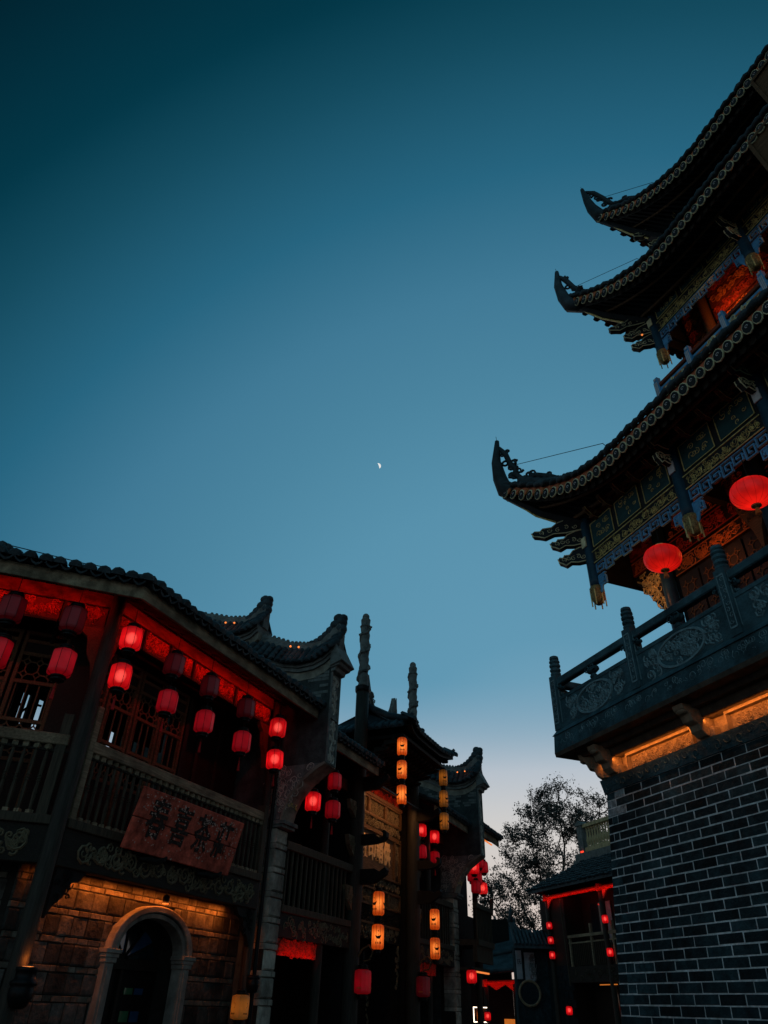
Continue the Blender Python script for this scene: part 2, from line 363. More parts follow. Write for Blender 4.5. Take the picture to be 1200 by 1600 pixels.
def brick_mesh(m_='brick', bev=.02):
    b = bev; mb = MB()
    # unit block -.5...5 with chamfered front edges (front is -y)
    mb.add([(-.5, .5, -.5), (.5, .5, -.5), (.5, .5, .5), (-.5, .5, .5), (-.5, -.42, -.5), (.5, -.42, -.5), (.5, -.42, .5), (-.5, -.42, .5),
            (-.5+b, -.5, -.5+b*3), (.5-b, -.5, -.5+b*3), (.5-b, -.5, .5-b*3), (-.5+b, -.5, .5-b*3)],
           [(0, 1, 2, 3), (0, 4, 5, 1), (1, 5, 6, 2), (2, 6, 7, 3), (3, 7, 4, 0), (4, 8, 9, 5), (5, 9, 10, 6), (6, 10, 11, 7), (7, 11, 8, 4), (8, 11, 10, 9)])
    return mb.mesh(m_, m_)
ME_BRICK = brick_mesh(); ME_WORN = brick_mesh('brick_worn'); ME_SB = brick_mesh('stone_block', .03); ME_ST = brick_mesh('stone_thin', .03); ME_PB = brick_mesh('pillar_block', .03)
def block(me, name, parent, x0, x1, y0, y1, z0, z1, M=None, tilt=0):
    L_ = T3((x0+x1)/2, (y0+y1)/2, (z0+z1)/2) @ Matrix.Rotation(tilt, 4, 'Y') @ Matrix.Diagonal((x1-x0, y1-y0, z1-z0, 1))
    return obj(name, me, parent, (M @ L_) if M else L_)

# ------------------------------------------------------------------ ground
g = MB().add([(-600, -600, 0), (600, -600, 0), (600, 600, 0), (-600, 600, 0)], [(0, 1, 2, 3)]).build('ground', 'ground'); g['kind'] = 'structure'

# ------------------------------------------------------------------ lanterns
def shade_mesh(r, h, mname, n=8):
    p = [(r*.62, -h/2), (r*.93, -h/2+.035), (r, -h/2+.07), (r, h/2-.07), (r*.93, h/2-.035), (r*.62, h/2)]
    mb = MB(); mb.lathe(p, n, ph=pi/n)
    return mb.mesh('shade', mname)
def ribs_mesh(r, h, n=8):
    mb = MB(); p = [(r*.63, -h/2), (r*.94, -h/2+.035), (r*1.01, -h/2+.07), (r*1.01, h/2-.07), (r*.94, h/2-.035), (r*.63, h/2)]
    for j in range(n):
        t = 2*pi*j/n+pi/n; mb.tube([(a*cos(t), a*sin(t), z) for a, z in p], .004, 4)
    return mb.mesh('rib_frame', 'iron')
def cap_mesh(r, up=1):
    p = [(r*.6, 0), (r*.66, .012), (r*.66, .03), (r*.5, .034), (r*.5, .05), (r*.58, .056), (r*.58, .075), (r*.35, .09), (r*.3, .10)]
    if up < 0: p = [(a, -z) for a, z in p][::-1]
    return MB().lathe(p, 12).mesh('cap', 'iron')
LR, LH = .195, .44
M_SH = {k: shade_mesh(LR, LH, k) for k in ('paper_red_lit', 'paper_red', 'paper_red_dim')}
M_RIB = ribs_mesh(LR, LH); M_CT, M_CB = cap_mesh(LR), cap_mesh(LR, -1)
def bulb_mesh(rs, st, m_):
    mb = MB()
    for r in rs: mb.ball((0, 0, 0), r, (1, 1, st), 14, 9)
    return mb.mesh('bulb', m_, True)
M_BULB = bulb_mesh((.02, .032, .044, .056, .068, .08, .092, .104), 1.15, 'bulb_shell')
M_BULBW = bulb_mesh((.02, .035, .05, .065, .08, .095), 1.7, 'bulb_shell_warm')
tm = MB(); tm.tube([(0, 0, 0), (0, 0, -.1)], .004, 4); tm.ball((0, 0, -.11), .02, n=6, k=4); tm.lathe([(.012, -.30), (.03, -.29), (.014, -.12), (.008, -.115)], 8)
M_TAS = tm.mesh('tassel', 'tassel_red')
M_CORD = MB().tube([(0, 0, 0), (0, 0, 1)], .006, 4).mesh('cord', 'iron')
def lantern(p, kind, label, group, cord=.1, tassel=True, rot=None, s=1.0, tilt=0):
    s *= .79; cord += .10
    R_ = random.Random(int(p[0]*1000+p[2]*77))
    M = T3(*p) @ RZ(R_.random()*.7 if rot is None else rot) @ Matrix.Rotation(R_.uniform(-.05, .05), 4, 'X') @ Matrix.Rotation(R_.uniform(-.05, .05), 4, 'Y') @ Matrix.Diagonal((s*R_.uniform(.96, 1.03), s*R_.uniform(.96, 1.03), s*R_.uniform(.97, 1.03), 1))
    t = thing('paper_lantern', label, 'lantern', M, group)
    obj('shade', M_SH[kind], t); obj('rib_frame', M_RIB, t)
    obj('cap', M_CT, t, T3(0, 0, LH/2-.005)); obj('cap', M_CB, t, T3(0, 0, -LH/2+.005))
    if kind == 'paper_red_lit': obj('bulb', M_BULB, t, T3(0, 0, .02))
    if cord: obj('cord', M_CORD, t, T3(0, 0, LH/2+.06) @ Matrix.Diagonal((1, 1, cord/s, 1)))
    if tassel: obj('tassel', M_TAS, t, T3(0, 0, -LH/2-.08))
    return t
ORD = ['first', 'second', 'third', 'fourth', 'fifth', 'sixth']
GA = 'red octagonal lanterns under the timber house eave'
lx = [-2.94, -1.94, -1.0, .09, 1.19]
up = ['paper_red_lit', 'paper_red_dim', 'paper_red_dim', 'paper_red_dim', 'paper_red_lit']
lo = ['paper_red_lit', 'paper_red', 'paper_red', 'paper_red', 'paper_red_lit']
nm = ['beside the corner post', 'second from the corner post along the long eave', 'at the middle of the long eave', 'second from the carved gable corbel', 'closest to the carved gable corbel']
for i, x in enumerate(lx):
    lantern(FA @ Vector((x, -.4, 5.85)), up[i], f"{'glowing' if 'lit' in up[i] else 'dark'} red upper lantern {nm[i]}", GA, .26, False)
    lantern(FA @ Vector((x+(.02 if i else -.02), -.4, 5.27)), lo[i], f"{'glowing' if 'lit' in lo[i] else 'dull'} red lower lantern with tassel {nm[i]}", GA, .1)
for i, x in enumerate((-.52, -1.32)):
    q = ('short wing eave next to the corner post', 'short wing eave farther from the corner post')[i]
    lantern(FB @ Vector((x, -.4, 5.93)), 'paper_red_dim', f'dark red upper lantern under the {q}', GA, .2, False, s=1.08)
    lantern(FB @ Vector((x+.03, -.4, 5.29)), 'paper_red', f'dull red lower lantern under the {q}', GA, .1, s=1.08)
GB = 'red lanterns hanging in the side bays of the carved gate'
lantern(FA @ Vector((3.62, -.4, 5.47)), 'paper_red', 'dull red upper lantern of the pair left of the carved gate columns', GB, .5, False)
lantern(FA @ Vector((3.61, -.4, 4.91)), 'paper_red', 'dull red lower lantern of the pair left of the carved gate columns', GB, .1)
lantern(FA @ Vector((2.76, -.4, 5.47)), 'paper_red', 'red lantern half hidden behind the carved gable corbel', GB, .5, False)
lantern(FA @ Vector((2.76, -.4, 4.88)), 'paper_red_lit', 'glowing red lantern with tassel just beside the gable corbel', GB, .1)
lantern(FA @ Vector((10.0, .1, 5.74)), 'paper_red_lit', 'red upper lantern close behind the right gate column', GB, .35, False)
lantern(FA @ Vector((10.0, .1, 5.19)), 'paper_red', 'dull red lower lantern close behind the right gate column', GB, .1)
lantern(FA @ Vector((10.95, .05, 5.74)), 'paper_red_lit', 'red upper lantern in the gate bay towards the far gable', GB, .35, False)
lantern(FA @ Vector((10.92, .05, 5.18)), 'paper_red', 'dull red lower lantern in the gate bay towards the far gable', GB, .1)
GC = 'red lanterns clustered under the eave beyond the far gable'
CL = [(12.95, -.5, 5.2, 1), (13.3, -.42, 4.72, 0), (13.5, -.5, 5.45, 0), (14.1, -.40, 4.78, 1), (13.9, -.52, 5.35, 0), (13.75, -.35, 5.02, 0), (13.35, -.30, 5.05, 0), (13.6, -.1, 5.4, 0)]
cn = ['glowing upper', 'dull lower inner', 'dull upper middle', 'glowing lower outer', 'dull outermost upper', 'dark lowest', 'bright lowest outer', 'dull hindmost']
for (x, y, z, q), n_ in zip(CL, cn):
    lantern(FA @ Vector((x, y, z)), 'paper_red_lit' if q else 'paper_red', f'{n_} red lantern of the cluster beyond the far gable', GC, .15+max(0, 5.9-z-.3), False, s=1.0)

# orange cylinder lanterns with a dark printed mark
OR, OH = .155, .56
def oshade(mname):
    n = 10; mb = MB(); p = [(OR*.55, -OH/2), (OR*.9, -OH/2+.025), (OR, -OH/2+.06), (OR, OH/2-.06), (OR*.9, OH/2-.025), (OR*.55, OH/2)]
    mb.lathe(p, n, ph=pi/n); return mb.mesh('shade', mname)
M_OS, M_AS = oshade('paper_orange'), oshade('paper_amber'); M_ORIB = ribs_mesh(OR, OH, 10)
def mark_mesh():
    mb = MB(Matrix.Diagonal((1, 1, 1.35, 1)))
    def curve(pts, w_, k):
        for a in range(k):
            th = 2*pi*a/k
            f = lambda u, v: ((OR*1.03)*cos(th+u/OR), (OR*1.03)*sin(th+u/OR), v)
            for i in range(len(pts)-1):
                (u0, v0, w0), (u1, v1, w1) = pts[i], pts[i+1]; u0 *= 1.35; u1 *= 1.35
                mb.add([f(u0, v0-w0), f(u1, v1-w1), f(u1, v1+w1), f(u0, v0+w0)], [(0, 1, 2, 3)])
    curve([(-.06, .03, .001), (-.045, .0, .012), (-.02, -.015, .022), (.02, -.012, .026), (.045, .005, .018), (.06, .035, .002)], 0, 3)
    curve([(.0, .015, .004), (.012, .05, .012), (.008, .085, .010), (-.014, .098, .003)], 0, 3)
    for k in range(4): curve([(-.05+k*.03, -.10, .016), (-.035+k*.03, -.10, .016)], 0, 3)
    return mb.mesh('printed_mark', 'ink')
M_MARK = mark_mesh(); M_OCT, M_OCB = cap_mesh(OR), cap_mesh(OR, -1)
GO = 'orange cylinder lanterns with printed marks on the carved gate'
def olantern(p, label, amber=False, cord=.1, rot=0, s=.94):
    s *= .82; cord += .10
    t = thing('cylinder_lantern', label, 'lantern', T3(*p) @ RZ(rot) @ Matrix.Scale(s, 4), GO)
    obj('shade', M_AS if amber else M_OS, t); obj('rib_frame', M_ORIB, t); obj('printed_mark', M_MARK, t)['kind'] = 'stuff'
    obj('cap', M_OCT, t, T3(0, 0, OH/2-.005)); obj('cap', M_OCB, t, T3(0, 0, -OH/2+.005)); obj('cord', M_CORD, t, T3(0, 0, OH/2+.05) @ Matrix.Diagonal((1, 1, cord, 1)))
    if not amber: obj('bulb', M_BULBW, t)
for i, (z, n_) in enumerate(((6.72, 'top'), (6.17, 'middle'), (5.6, 'bottom'))):
    olantern(FA @ Vector((5.87, -1.0, z+.08)), f'glowing orange lantern, {n_} of three under the gate roof corner', False, .35 if i == 0 else .08, -1.6-.5*i)
    olantern(FA @ Vector((8.9, -.98, z+.1)), f'unlit amber lantern, {n_} of three at the far gate roof corner', True, .35 if i == 0 else .08, -1.3+.4*i)
olantern(FA @ Vector((5.6, -.6, 3.43)), 'orange lantern, upper of two below the left gate column bracket', False, .28, -2.4, 1.0)
olantern(FA @ Vector((5.6, -.6, 2.82)), 'orange lantern with dark mark, lower of two on the left gate column', False, .08, -1.5, 1.0)
olantern(FA @ Vector((9.1, -.59, 3.46)), 'orange lantern, upper of two below the right gate column bracket', False, .4, -1.9, 1.0)
olantern(FA @ Vector((9.1, -.59, 2.84)), 'orange lantern, lower of two on the right gate column', False, .08, -1.3, 1.0)

# low square lanterns with rounded edges, marked with a pale crescent
def boxlantern(p, s, mname, label, markm, rot, pos=None):
    mb = MB(); r, h = .17, .44; pr = [(r*.55, -h/2), (r*.95, -h/2+.02), (r, -h/2+.06), (r, h/2-.06), (r*.95, h/2-.02), (r*.55, h/2)]
    mb.lathe(pr, 12, ph=pi/4, sc_=[1.12, .98, .98])
    t = thing('wall_lantern', label, 'lantern', T3(*p) @ RZ(rot) @ Matrix.Scale(s, 4), 'low lanterns beside the street doors')
    mb.build('shade', mname, t); obj('cap', M_CT, t, T3(0, 0, h/2)); obj('cap', M_CB, t, T3(0, 0, -h/2))
    mk = MB(); q = r*1.13
    for a in range(4):
        ca, sa = cos(a*pi/2-pi/4+pi/4), sin(a*pi/2-pi/4+pi/4)
        P_ = lambda u, v: (q*.97*ca-u*sa, q*.97*sa+u*ca, v)
        pts = [(.055*cos(x), .055*sin(x)) for x in [-1.3+i*.26 for i in range(11)]]
        pin = [(.02+.045*cos(x)-.015, .045*sin(x)) for x in [1.2-i*.24 for i in range(11)]]
        mk.add([P_(u, v+.03) for u, v in pts+pin], [tuple(range(22))])
        for k in range(4): mk.add([P_(-.05+k*.028+a_, b_) for a_, b_ in ((0, -.13), (.018, -.13), (.018, -.10), (0, -.10))], [(0, 1, 2, 3)])
    mk.build('printed_mark', markm, t)
    mb = MB(); mb.tube([(0, 0, h/2+.08), (0, 0, h/2+.3), (.0, .0, h/2+.34)], .012, 6); mb.build('hook', 'iron', t)
boxlantern(FA @ Vector((5.6, -.29, 2.04)), .95, 'paper_red', 'red square lantern with gold crescent low on the left gate column', 'paint_orange', radians(65))
boxlantern(FA @ Vector((9.1, -.27, 2.06)), .95, 'paper_red_dim', 'dark red square lantern with gold crescent low on the right gate column', 'paint_orange', radians(65))
boxlantern(FA @ Vector((1.03, -.4, 1.57)), .70, 'paper_amber', 'yellow square lantern with dark crest beside the arched door', 'ink', radians(50))
q = FB @ Vector((-.62, -.7, 1.63)); boxlantern(q, .85, 'paper_amber', 'yellow square lantern below the corner post of the timber house', 'ink', radians(20))

# ------------------------------------------------------------------ corner timber house
H = thing('timber_house', 'two storey timber house with balcony, red lit eave and arched stone doorway', 'house', FA)
def eave(parent, M, x0, x1, yf, z0, slope, depth, fh=.2, sp=.2, k0=0, k1=0, tiles=True, fm='fascia'):
    mb = MB(M); mb.box(x0, x1, yf, yf+.05, z0, z0+fh); mb.build('fascia_board', fm, parent, bevel=.006)
    zt = z0+fh; mb = MB(M)
    P_ = lambda f, d, dz: ((x0+k0*d) if f == 0 else (x1+k1*d), yf-.04+d, zt+slope*d+dz)
    vs = [P_(0, 0, 0), P_(1, 0, 0), P_(1, depth, 0), P_(0, depth, 0), P_(0, 0, .05), P_(1, 0, .05), P_(1, depth, .05), P_(0, depth, .05)]
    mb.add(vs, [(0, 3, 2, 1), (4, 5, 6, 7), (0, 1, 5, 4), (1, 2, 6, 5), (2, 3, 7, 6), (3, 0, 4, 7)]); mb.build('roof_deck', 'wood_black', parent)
    n = max(1, round((x1-x0)/sp)); rn = random.Random(3)
    ang = atan(slope); rows = MB(M)
    for i in range(n+1):
        x = x0+(x1-x0)*i/n
        if tiles:
            j = Matrix.Rotation(ang+rn.uniform(-.05, .05), 4, 'X') @ RZ(rn.uniform(-.08, .08)) @ Matrix.Scale(rn.uniform(.95, 1.1)*sp/.2, 4)
            obj('eave_tile', ME_TILE, parent, M @ T3(x+rn.uniform(-.012, .012), yf-.03+rn.uniform(-.02, .02), zt+.07) @ j)
            if i < n: obj('pan_tile', ME_PAN, parent, M @ T3(x+(x1-x0)/n/2, yf-.03, zt+.055) @ j)
        d0 = .25
        a = (x+k0*0, yf+d0, zt+.1+slope*d0); xe = x+(k0 if i < n/2 and k0 else (k1 if k1 and i >= n/2 else 0))*0
        rows.tube([a, (x, yf+depth, zt+.1+slope*depth)], .085*sp/.2, 6)
    if not (k0 or k1): rows.build('tile_row', 'tile', parent, kind='stuff')
    mb = MB(M)
    for i in range(int((x1-x0)/.3)+1):
        x = x0+.1+i*.3
        if x < x1-.05: mb.beam((x, yf+.06, z0+.10), (x, yf+.6, z0+.12+slope*.54), .06, .08)
    mb.build('rafter', 'wood_black', parent, kind='stuff')
EZ, EO = 6.28, .75
I4 = Matrix.Identity(4)
eave(H, I4, -3.26, 2.08, -EO, EZ, .34, 3.6, k0=.414)
eave(H, B2A, -4.2, .31, -EO, EZ, .34, 3.6, k1=-.414)
# hip at the corner and the ridge end piece seen at the left edge
mb = MB(); mb.tube([(-3.26, -EO, EZ+.3), (-3.26+.414*3.4, -EO+3.4, EZ+.3+.34*3.4)], .1, 8); mb.build('hip_ridge', 'tile', H)
mb = MB(B2A); mb.ball((-1.62, -.62, EZ+.42), .1, (1, 1, .9), 10, 6); mb.tube([(-1.68, -.7, EZ+.42), (-1.62, -.3, EZ+.5), (-1.6, 2.2, EZ+1.2)], .08, 8); mb.build('ridge_tile', 'tile', H, True)
mb = MB(B2A); mb.tube([(-2.2, -.5, EZ+.62), (-1.6, -.5, EZ+.56), (-.6, -.55, EZ+.48), (-.3, -.6, EZ+.46), (-.08, -.66, EZ+.28)], .008, 4); mb.tube([(-.6, -.55, EZ+.48), (-.6, -.55, EZ+.3)], .006, 4); mb.build('roof_wire', 'iron', H)
# columns
def column(parent, M, x, y, z0, z1, r, name='column', m_='wood_column'):
    mb = MB(M); rn = random.Random(int(x*100)); k = 9
    mb.tube([(x+rn.uniform(-.006, .006), y+rn.uniform(-.006, .006), z0+(z1-z0)*i/(k-1)) for i in range(k)], [r*(1.04-.08*i/(k-1)) for i in range(k)], 14); return mb.build(name, m_, parent, True)
column(H, I4, -2.97, 0, 0, 6.75, .105)
column(H, I4, 1.78, .05, 0, 6.75, .07); column(H, I4, 1.98, .02, 0, 6.4, .035, 'rain_pipe', 'iron')
column(H, B2A, -2.9, 0, 0, 6.75, .1)
mb = MB(); mb.box(-2.82, -2.72, -.03, .07, 3.42, 4.95); mb.build('corner_post', 'wood_rail', H, bevel=.006)
mb = MB(B2A); mb.box(-.30, -.17, -.03, .08, 3.3, 4.75); mb.build('corner_post', 'wood_post', H, bevel=.006)
# balcony: carved beam, sill, balusters, rail
def balcony(M, x0, x1, bx):
    mb = MB(M); mb.box(x0, x1, -.04, .14, 2.93, 3.36); mb.build('carved_beam', 'wood_dark', H, bevel=.01)
    mb = MB(M); scrollband(mb, x0+.25, x1-.15, 3.0, 3.3, -.045, .02, seed=5); scrollfill(mb, x0+.3, x1-.2, 3.02, 3.28, -.045, .075, .016, 60, seed=9); mb.build('beam_carving', 'carved_wood', H)
    mb = MB(M); mb.box(x0, x1, -.08, .16, 3.36, 3.47); mb.build('sill_board', 'wood_post', H, bevel=.008)
    mb = MB(M); mb.box(x0, x1, .16, 1.05, 3.3, 3.4); mb.build('balcony_floor', 'wood_dark', H)
    n = round((bx[1]-bx[0])/.135)
    for i in range(n+1):
        obj('baluster', ME_BAL, H, M @ T3(bx[0]+(bx[1]-bx[0])*i/n, .02, 3.47) @ RZ(i*1.3))
    mb = MB(M); mb.box(x0+.1, x1-.05, -.04, .10, 4.33, 4.475); mb.build('hand_rail', 'wood_rail', H, bevel=.012)
    mb = MB(M); mb.box(x0, x1, .0, .04, 4.25, 4.28); mb.build('rail_batten', 'wood_dark', H)
balcony(I4, -2.86, 1.74, (-2.62, 1.62)); balcony(B2A, -4.1, -.1, (-3.9, -.38))
mb = MB(); mb.box(1.63, 1.74, -.05, .11, 3.4, 4.6); mb.build('rail_post', 'wood_post', H, bevel=.006)
# carved corner brackets under the beam
for x, s_ in ((-2.78, 1), (1.68, -1)):
    mb = MB(); mb.prism([(x, 2.93), (x+s_*.5, 2.93), (x+s_*.42, 2.82), (x+s_*.28, 2.78), (x+s_*.2, 2.62), (x+s_*.08, 2.52), (x, 2.38)], 0, .08, 'y')
    scrollfill(mb, min(x, x+s_*.3), max(x, x+s_*.3), 2.6, 2.9, -.005, .06, .012, 10, seed=3); mb.build('beam_bracket', 'wood_black', H)
# upper gallery: frieze, red lit beam, lattice windows
def frieze(M, x0, x1, n):
    mb = MB(M); mb.box(x0, x1, .10, .2, 6.45, 6.66); mb.build('frieze_beam', 'beam_red', H)
    for i in range(n):
        a, b = x0+(x1-x0)*i/n+.02, x0+(x1-x0)*(i+1)/n-.02
        mb = MB(M); mb.box(a, b, .14, .19, 6.14, 6.44); pnl = mb.build('frieze_panel', 'panel_red', H)
        mb = MB(M); scrollband(mb, a+.04, b-.04, 6.18, 6.41, .136, .015, seed=i+3); scrollfill(mb, a+.05, b-.05, 6.18, 6.41, .136, .06, .012, 26, seed=i); mb.build('frieze_carving', 'carve_red', pnl)
        mb = MB(M); mb.box(a, b, .12, .2, 6.10, 6.135); mb.box(a-.02, a+.015, .11, .2, 6.1, 6.46); mb.build('frieze_frame', 'wood_dark', H)
frieze(I4, -2.8, 1.72, 7); frieze(B2A, -4.0, -.12, 6)
for x, s_, M in ((-2.85, 1, I4), (1.7, -1, I4), (-.12, -1, B2A)):
    mb = MB(M); mb.prism([(x, 6.13), (x+s_*.36, 6.13), (x+s_*.3, 6.02), (x+s_*.2, 5.95), (x+s_*.15, 5.7), (x+s_*.06, 5.55), (x, 5.3)], .12, .2, 'y'); mb.build('frieze_bracket', 'wood_red', H)
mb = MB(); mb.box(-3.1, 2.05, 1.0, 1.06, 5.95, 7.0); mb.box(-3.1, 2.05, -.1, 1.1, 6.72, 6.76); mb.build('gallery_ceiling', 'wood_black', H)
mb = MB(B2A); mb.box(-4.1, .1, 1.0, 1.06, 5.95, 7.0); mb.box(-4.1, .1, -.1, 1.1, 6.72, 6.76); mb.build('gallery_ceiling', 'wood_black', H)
def windows(M, x0, x1, n, open_from, dark=()):
    wdt = (x1-x0)/n
    for i in range(n):
        a, b = x0+i*wdt+.02, x0+(i+1)*wdt-.02; y = .62
        mb = MB(M)
        mb.box(a, a+.05, y, y+.06, 3.45, 6.1); mb.box(b-.05, b, y, y+.06, 3.45, 6.1)
        for z in (4.22, 4.75, 5.3, 5.72, 5.92, 6.05): mb.box(a+.05, b-.05, y+.005, y+.055, z, z+.05)
        f = mb.build('window', 'wood_brown', H)
        mb = MB(M); lattice(mb, a+.05, b-.05, 4.27, 4.75, y+.02, .17); lattice(mb, a+.05, b-.05, 5.35, 5.72, y+.02, .19); mb.build('lattice', 'wood_brown', f)
        mb = MB(M)
        for k in range(4): mb.box(a+.08+k*(wdt-.2)/3, a+.1+k*(wdt-.2)/3, y+.02, y+.04, 4.8, 5.3)
        mb.build('window_bars', 'wood_brown', f)
        MB(M).box(a+.05, b-.05, y+.02, y+.04, 3.45, 4.22).build('window_panel', 'wood_dark', f); MB(M).box(a+.05, b-.05, y+.02, y+.04, 5.77, 5.92).build('window_panel', 'wood_dark', f)
windows(I4, -2.75, -.2, 4, 0); windows(B2A, -3.9, -.55, 5, 0)
mb = MB(); mb.box(-.18, 1.9, .9, .95, 3.4, 6.2); mb.box(-.2, -.1, .6, 1.0, 3.4, 6.2); mb.build('inner_wall', 'wood_black', H)
mb = MB(); mb.box(.5, .58, .86, .9, 3.4, 6.1); mb.box(1.1, 1.18, .86, .9, 3.4, 6.1); mb.build('door_post', 'wood_dark', H)
mb = MB(B2A); mb.box(-.56, -.1, .55, .65, 3.4, 6.2); mb.build('wing_wall', 'wood_dark', H)
# rear boards of the gallery room with open slots
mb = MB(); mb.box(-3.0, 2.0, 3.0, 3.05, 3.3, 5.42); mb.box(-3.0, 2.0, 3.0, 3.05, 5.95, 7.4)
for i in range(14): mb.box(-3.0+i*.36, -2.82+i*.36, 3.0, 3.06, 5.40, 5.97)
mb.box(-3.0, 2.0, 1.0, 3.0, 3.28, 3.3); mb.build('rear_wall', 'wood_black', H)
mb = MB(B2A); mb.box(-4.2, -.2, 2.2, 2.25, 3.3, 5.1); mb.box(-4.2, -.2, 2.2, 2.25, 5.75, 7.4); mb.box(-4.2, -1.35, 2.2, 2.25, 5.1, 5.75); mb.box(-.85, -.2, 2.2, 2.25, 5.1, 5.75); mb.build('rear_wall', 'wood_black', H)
for k, (a, b, c) in enumerate(((-1.35, -1.18, 'glass_blue'), (-1.16, -1.02, 'glass_dark'), (-1.0, -.86, 'glass_green'))):
    mb = MB(B2A); mb.box(a, a+.05, 2.18, 2.24, 5.1, 5.75); mb.beam((a, 2.2, 5.12+.2*k), (b, 2.2, 5.5), .03, .03); mb.build('rear_window_bar', 'wood_black', H)
# ground floor stone wall with arch
AX, AA, AB_, ASZ = -.21, .92, .60, 2.18
def in_arch(x, z, g=0):
    if z < ASZ: return abs(x-AX) < .74+.16+g
    return ((x-AX)/(AA+g))**2+((z-ASZ)/(AB_+g))**2 < 1
def stonewall(M, X0, X1, y, arch):
    mb = MB(M)
    if arch:
        mb.prism([(X0, 0), (AX-.86, 0), (AX-.86, ASZ)]+[(AX-.86*cos(pi*i/16), ASZ+.55*sin(pi*i/16)) for i in range(1, 16)]+[(AX+.86, ASZ), (AX+.86, 0), (X1, 0), (X1, 3.0), (X0, 3.0)], y+.03, y+.5, 'y')
    else: mb.box(X0, X1, y+.03, y+.5, 0, 3.0)
    wl = mb.build('stone_wall', 'stone_joint', H); rn = random.Random(11); z = 1.02; row = 0; rest = MB(M)
    while z < 3.0:
        tall = row % 2 == 0; h = .235 if tall else .075; x = X0+(.0 if tall else -.1)-rn.random()*.15
        while x < X1:
            wd = rn.uniform(.2, .34) if tall else rn.uniform(.1, .27)
            a, b = max(x, X0)+.006, min(x+wd, X1)-.006
            if b-a > .04 and not (arch and (in_arch(a, z+h/2, -.04) or in_arch(b, z+h/2, -.04) or in_arch((a+b)/2, z+h/2, -.04) or in_arch((a+b)/2, z+.01, -.04))):
                block(ME_SB if tall else ME_ST, 'stone_block', wl, a, b, y+rn.uniform(-.012, .008), y+.1, z+.005, min(z+h-.005, 2.99), M)
            elif arch and b-a > .04:
                # cut stones close to the arch
                for q in (0, 1):
                    c, d = (a, (a+b)/2) if q == 0 else ((a+b)/2, b)
                    if not (in_arch(c, z+h/2, -.02) or in_arch(d, z+h/2, -.02)): block(ME_SB if tall else ME_ST, 'stone_block', wl, c, d, y, y+.1, z+.005, min(z+h-.005, 2.99), M)
            x += wd
        z += h; row += 1
    z = 0
    while z < 1.0: rest.box(X0, AX-.95 if arch else X1, y, y+.06, z, z+.24); z += .25
    rest.build('lower_stone_course', 'stone_block', wl, kind='stuff')
stonewall(I4, -2.9, 2.12, .5, True); stonewall(B2A, -4.0, -.05, .5, False)
# arch surround, imposts, jambs, door with fanlight
def arc(a, b, n=20): return [(AX-a*cos(pi*i/n), ASZ+b*sin(pi*i/n)) for i in range(n+1)]
mb = MB(); o_, i_ = arc(AA, AB_), arc(.81, .51)
mb.prism(o_+i_[::-1], .38, .62, 'y'); mb.build('arch_moulding', 'stone_trim', H, bevel=.012)
mb = MB(); o_, i_ = arc(.80, .50), arc(.72, .44); mb.prism(o_+i_[::-1], .42, .62, 'y'); mb.build('arch_inner_moulding', 'stone_trim', H, bevel=.006)
for s_ in (-1, 1):
    c = AX+s_*.85
    mb = MB(); mb.box(c-.155, c+.155, .36, .62, 2.13, 2.185); mb.box(c-.13, c+.13, .38, .62, 2.08, 2.13); mb.box(c-.11, c+.11, .39, .62, 2.02, 2.08); mb.build('impost', 'stone_trim', H, bevel=.006)
    mb = MB(); mb.box(c-.085, c+.085, .41, .62, 0, 2.02); mb.box(c-.045, c+.045, .395, .42, 0, 2.0); mb.build('jamb', 'stone_trim', H, bevel=.006)
mb = MB(); mb.box(AX-.90, AX-.84, .6, 1.02, 0, 2.9); mb.box(AX+.84, AX+.90, .6, 1.02, 0, 2.9); mb.box(AX-.9, AX+.9, 1.0, 1.04, 0, 2.9); mb.box(AX-.9, AX+.9, .52, 1.04, 2.8, 2.86); mb.build('door_recess', 'stone_joint', H)
mb = MB(); mb.box(AX-.84, AX+.84, .95, 1.0, 0, 2.1); dr = mb.build('door', 'wood_black', H)
mb = MB(); mb.box(AX-.74, AX+.74, .88, .98, 1.98, 2.1); mb.box(AX-.03, AX+.03, .9, .97, 0, 1.98); mb.build('door_frame', 'wood_dark', dr)
for k, (x, m_) in enumerate(((-.5, 'glass_green'), (-.28, 'glass_dark'), (.25, 'glass_green'), (.48, 'glass_blue'))):
    mb = MB(); mb.box(AX+x-.09, AX+x+.09, .93, .945, 1.35, 1.48); mb.build('door_pane', m_, dr)
    mb = MB(); mb.box(AX+x-.09, AX+x+.09, .93, .945, 1.68, 1.76); mb.build('door_pane', m_, dr)
for k in range(6):
    a0, a1 = pi*k/6+.04, pi*(k+1)/6-.04; q = 8
    poly = [(AX-.12*cos(a0), 2.1+.08*sin(a0))]+[(AX-.7*cos(a0+(a1-a0)*j/q), 2.12+.44*sin(a0+(a1-a0)*j/q)) for j in range(q+1)]+[(AX-.12*cos(a1), 2.1+.08*sin(a1))]
    mb = MB(); mb.prism(poly, .94, .95, 'y'); mb.build('fanlight_pane', ('glass_green', 'glass_green', 'glass_blue', 'glass_dark', 'glass_blue', 'glass_dark')[k], dr)
mb = MB()
for k in range(7): a0 = pi*k/6; mb.beam((AX-.1*cos(a0), .93, 2.1+.07*sin(a0)), (AX-.72*cos(a0), .93, 2.12+.45*sin(a0)), .025, .025)
mb.prism(arc(.86, .55)+[(AX+.86, 2.1), (AX-.86, 2.1)], .96, 1.0, 'y'); mb.build('fanlight_frame', 'wood_dark', dr)
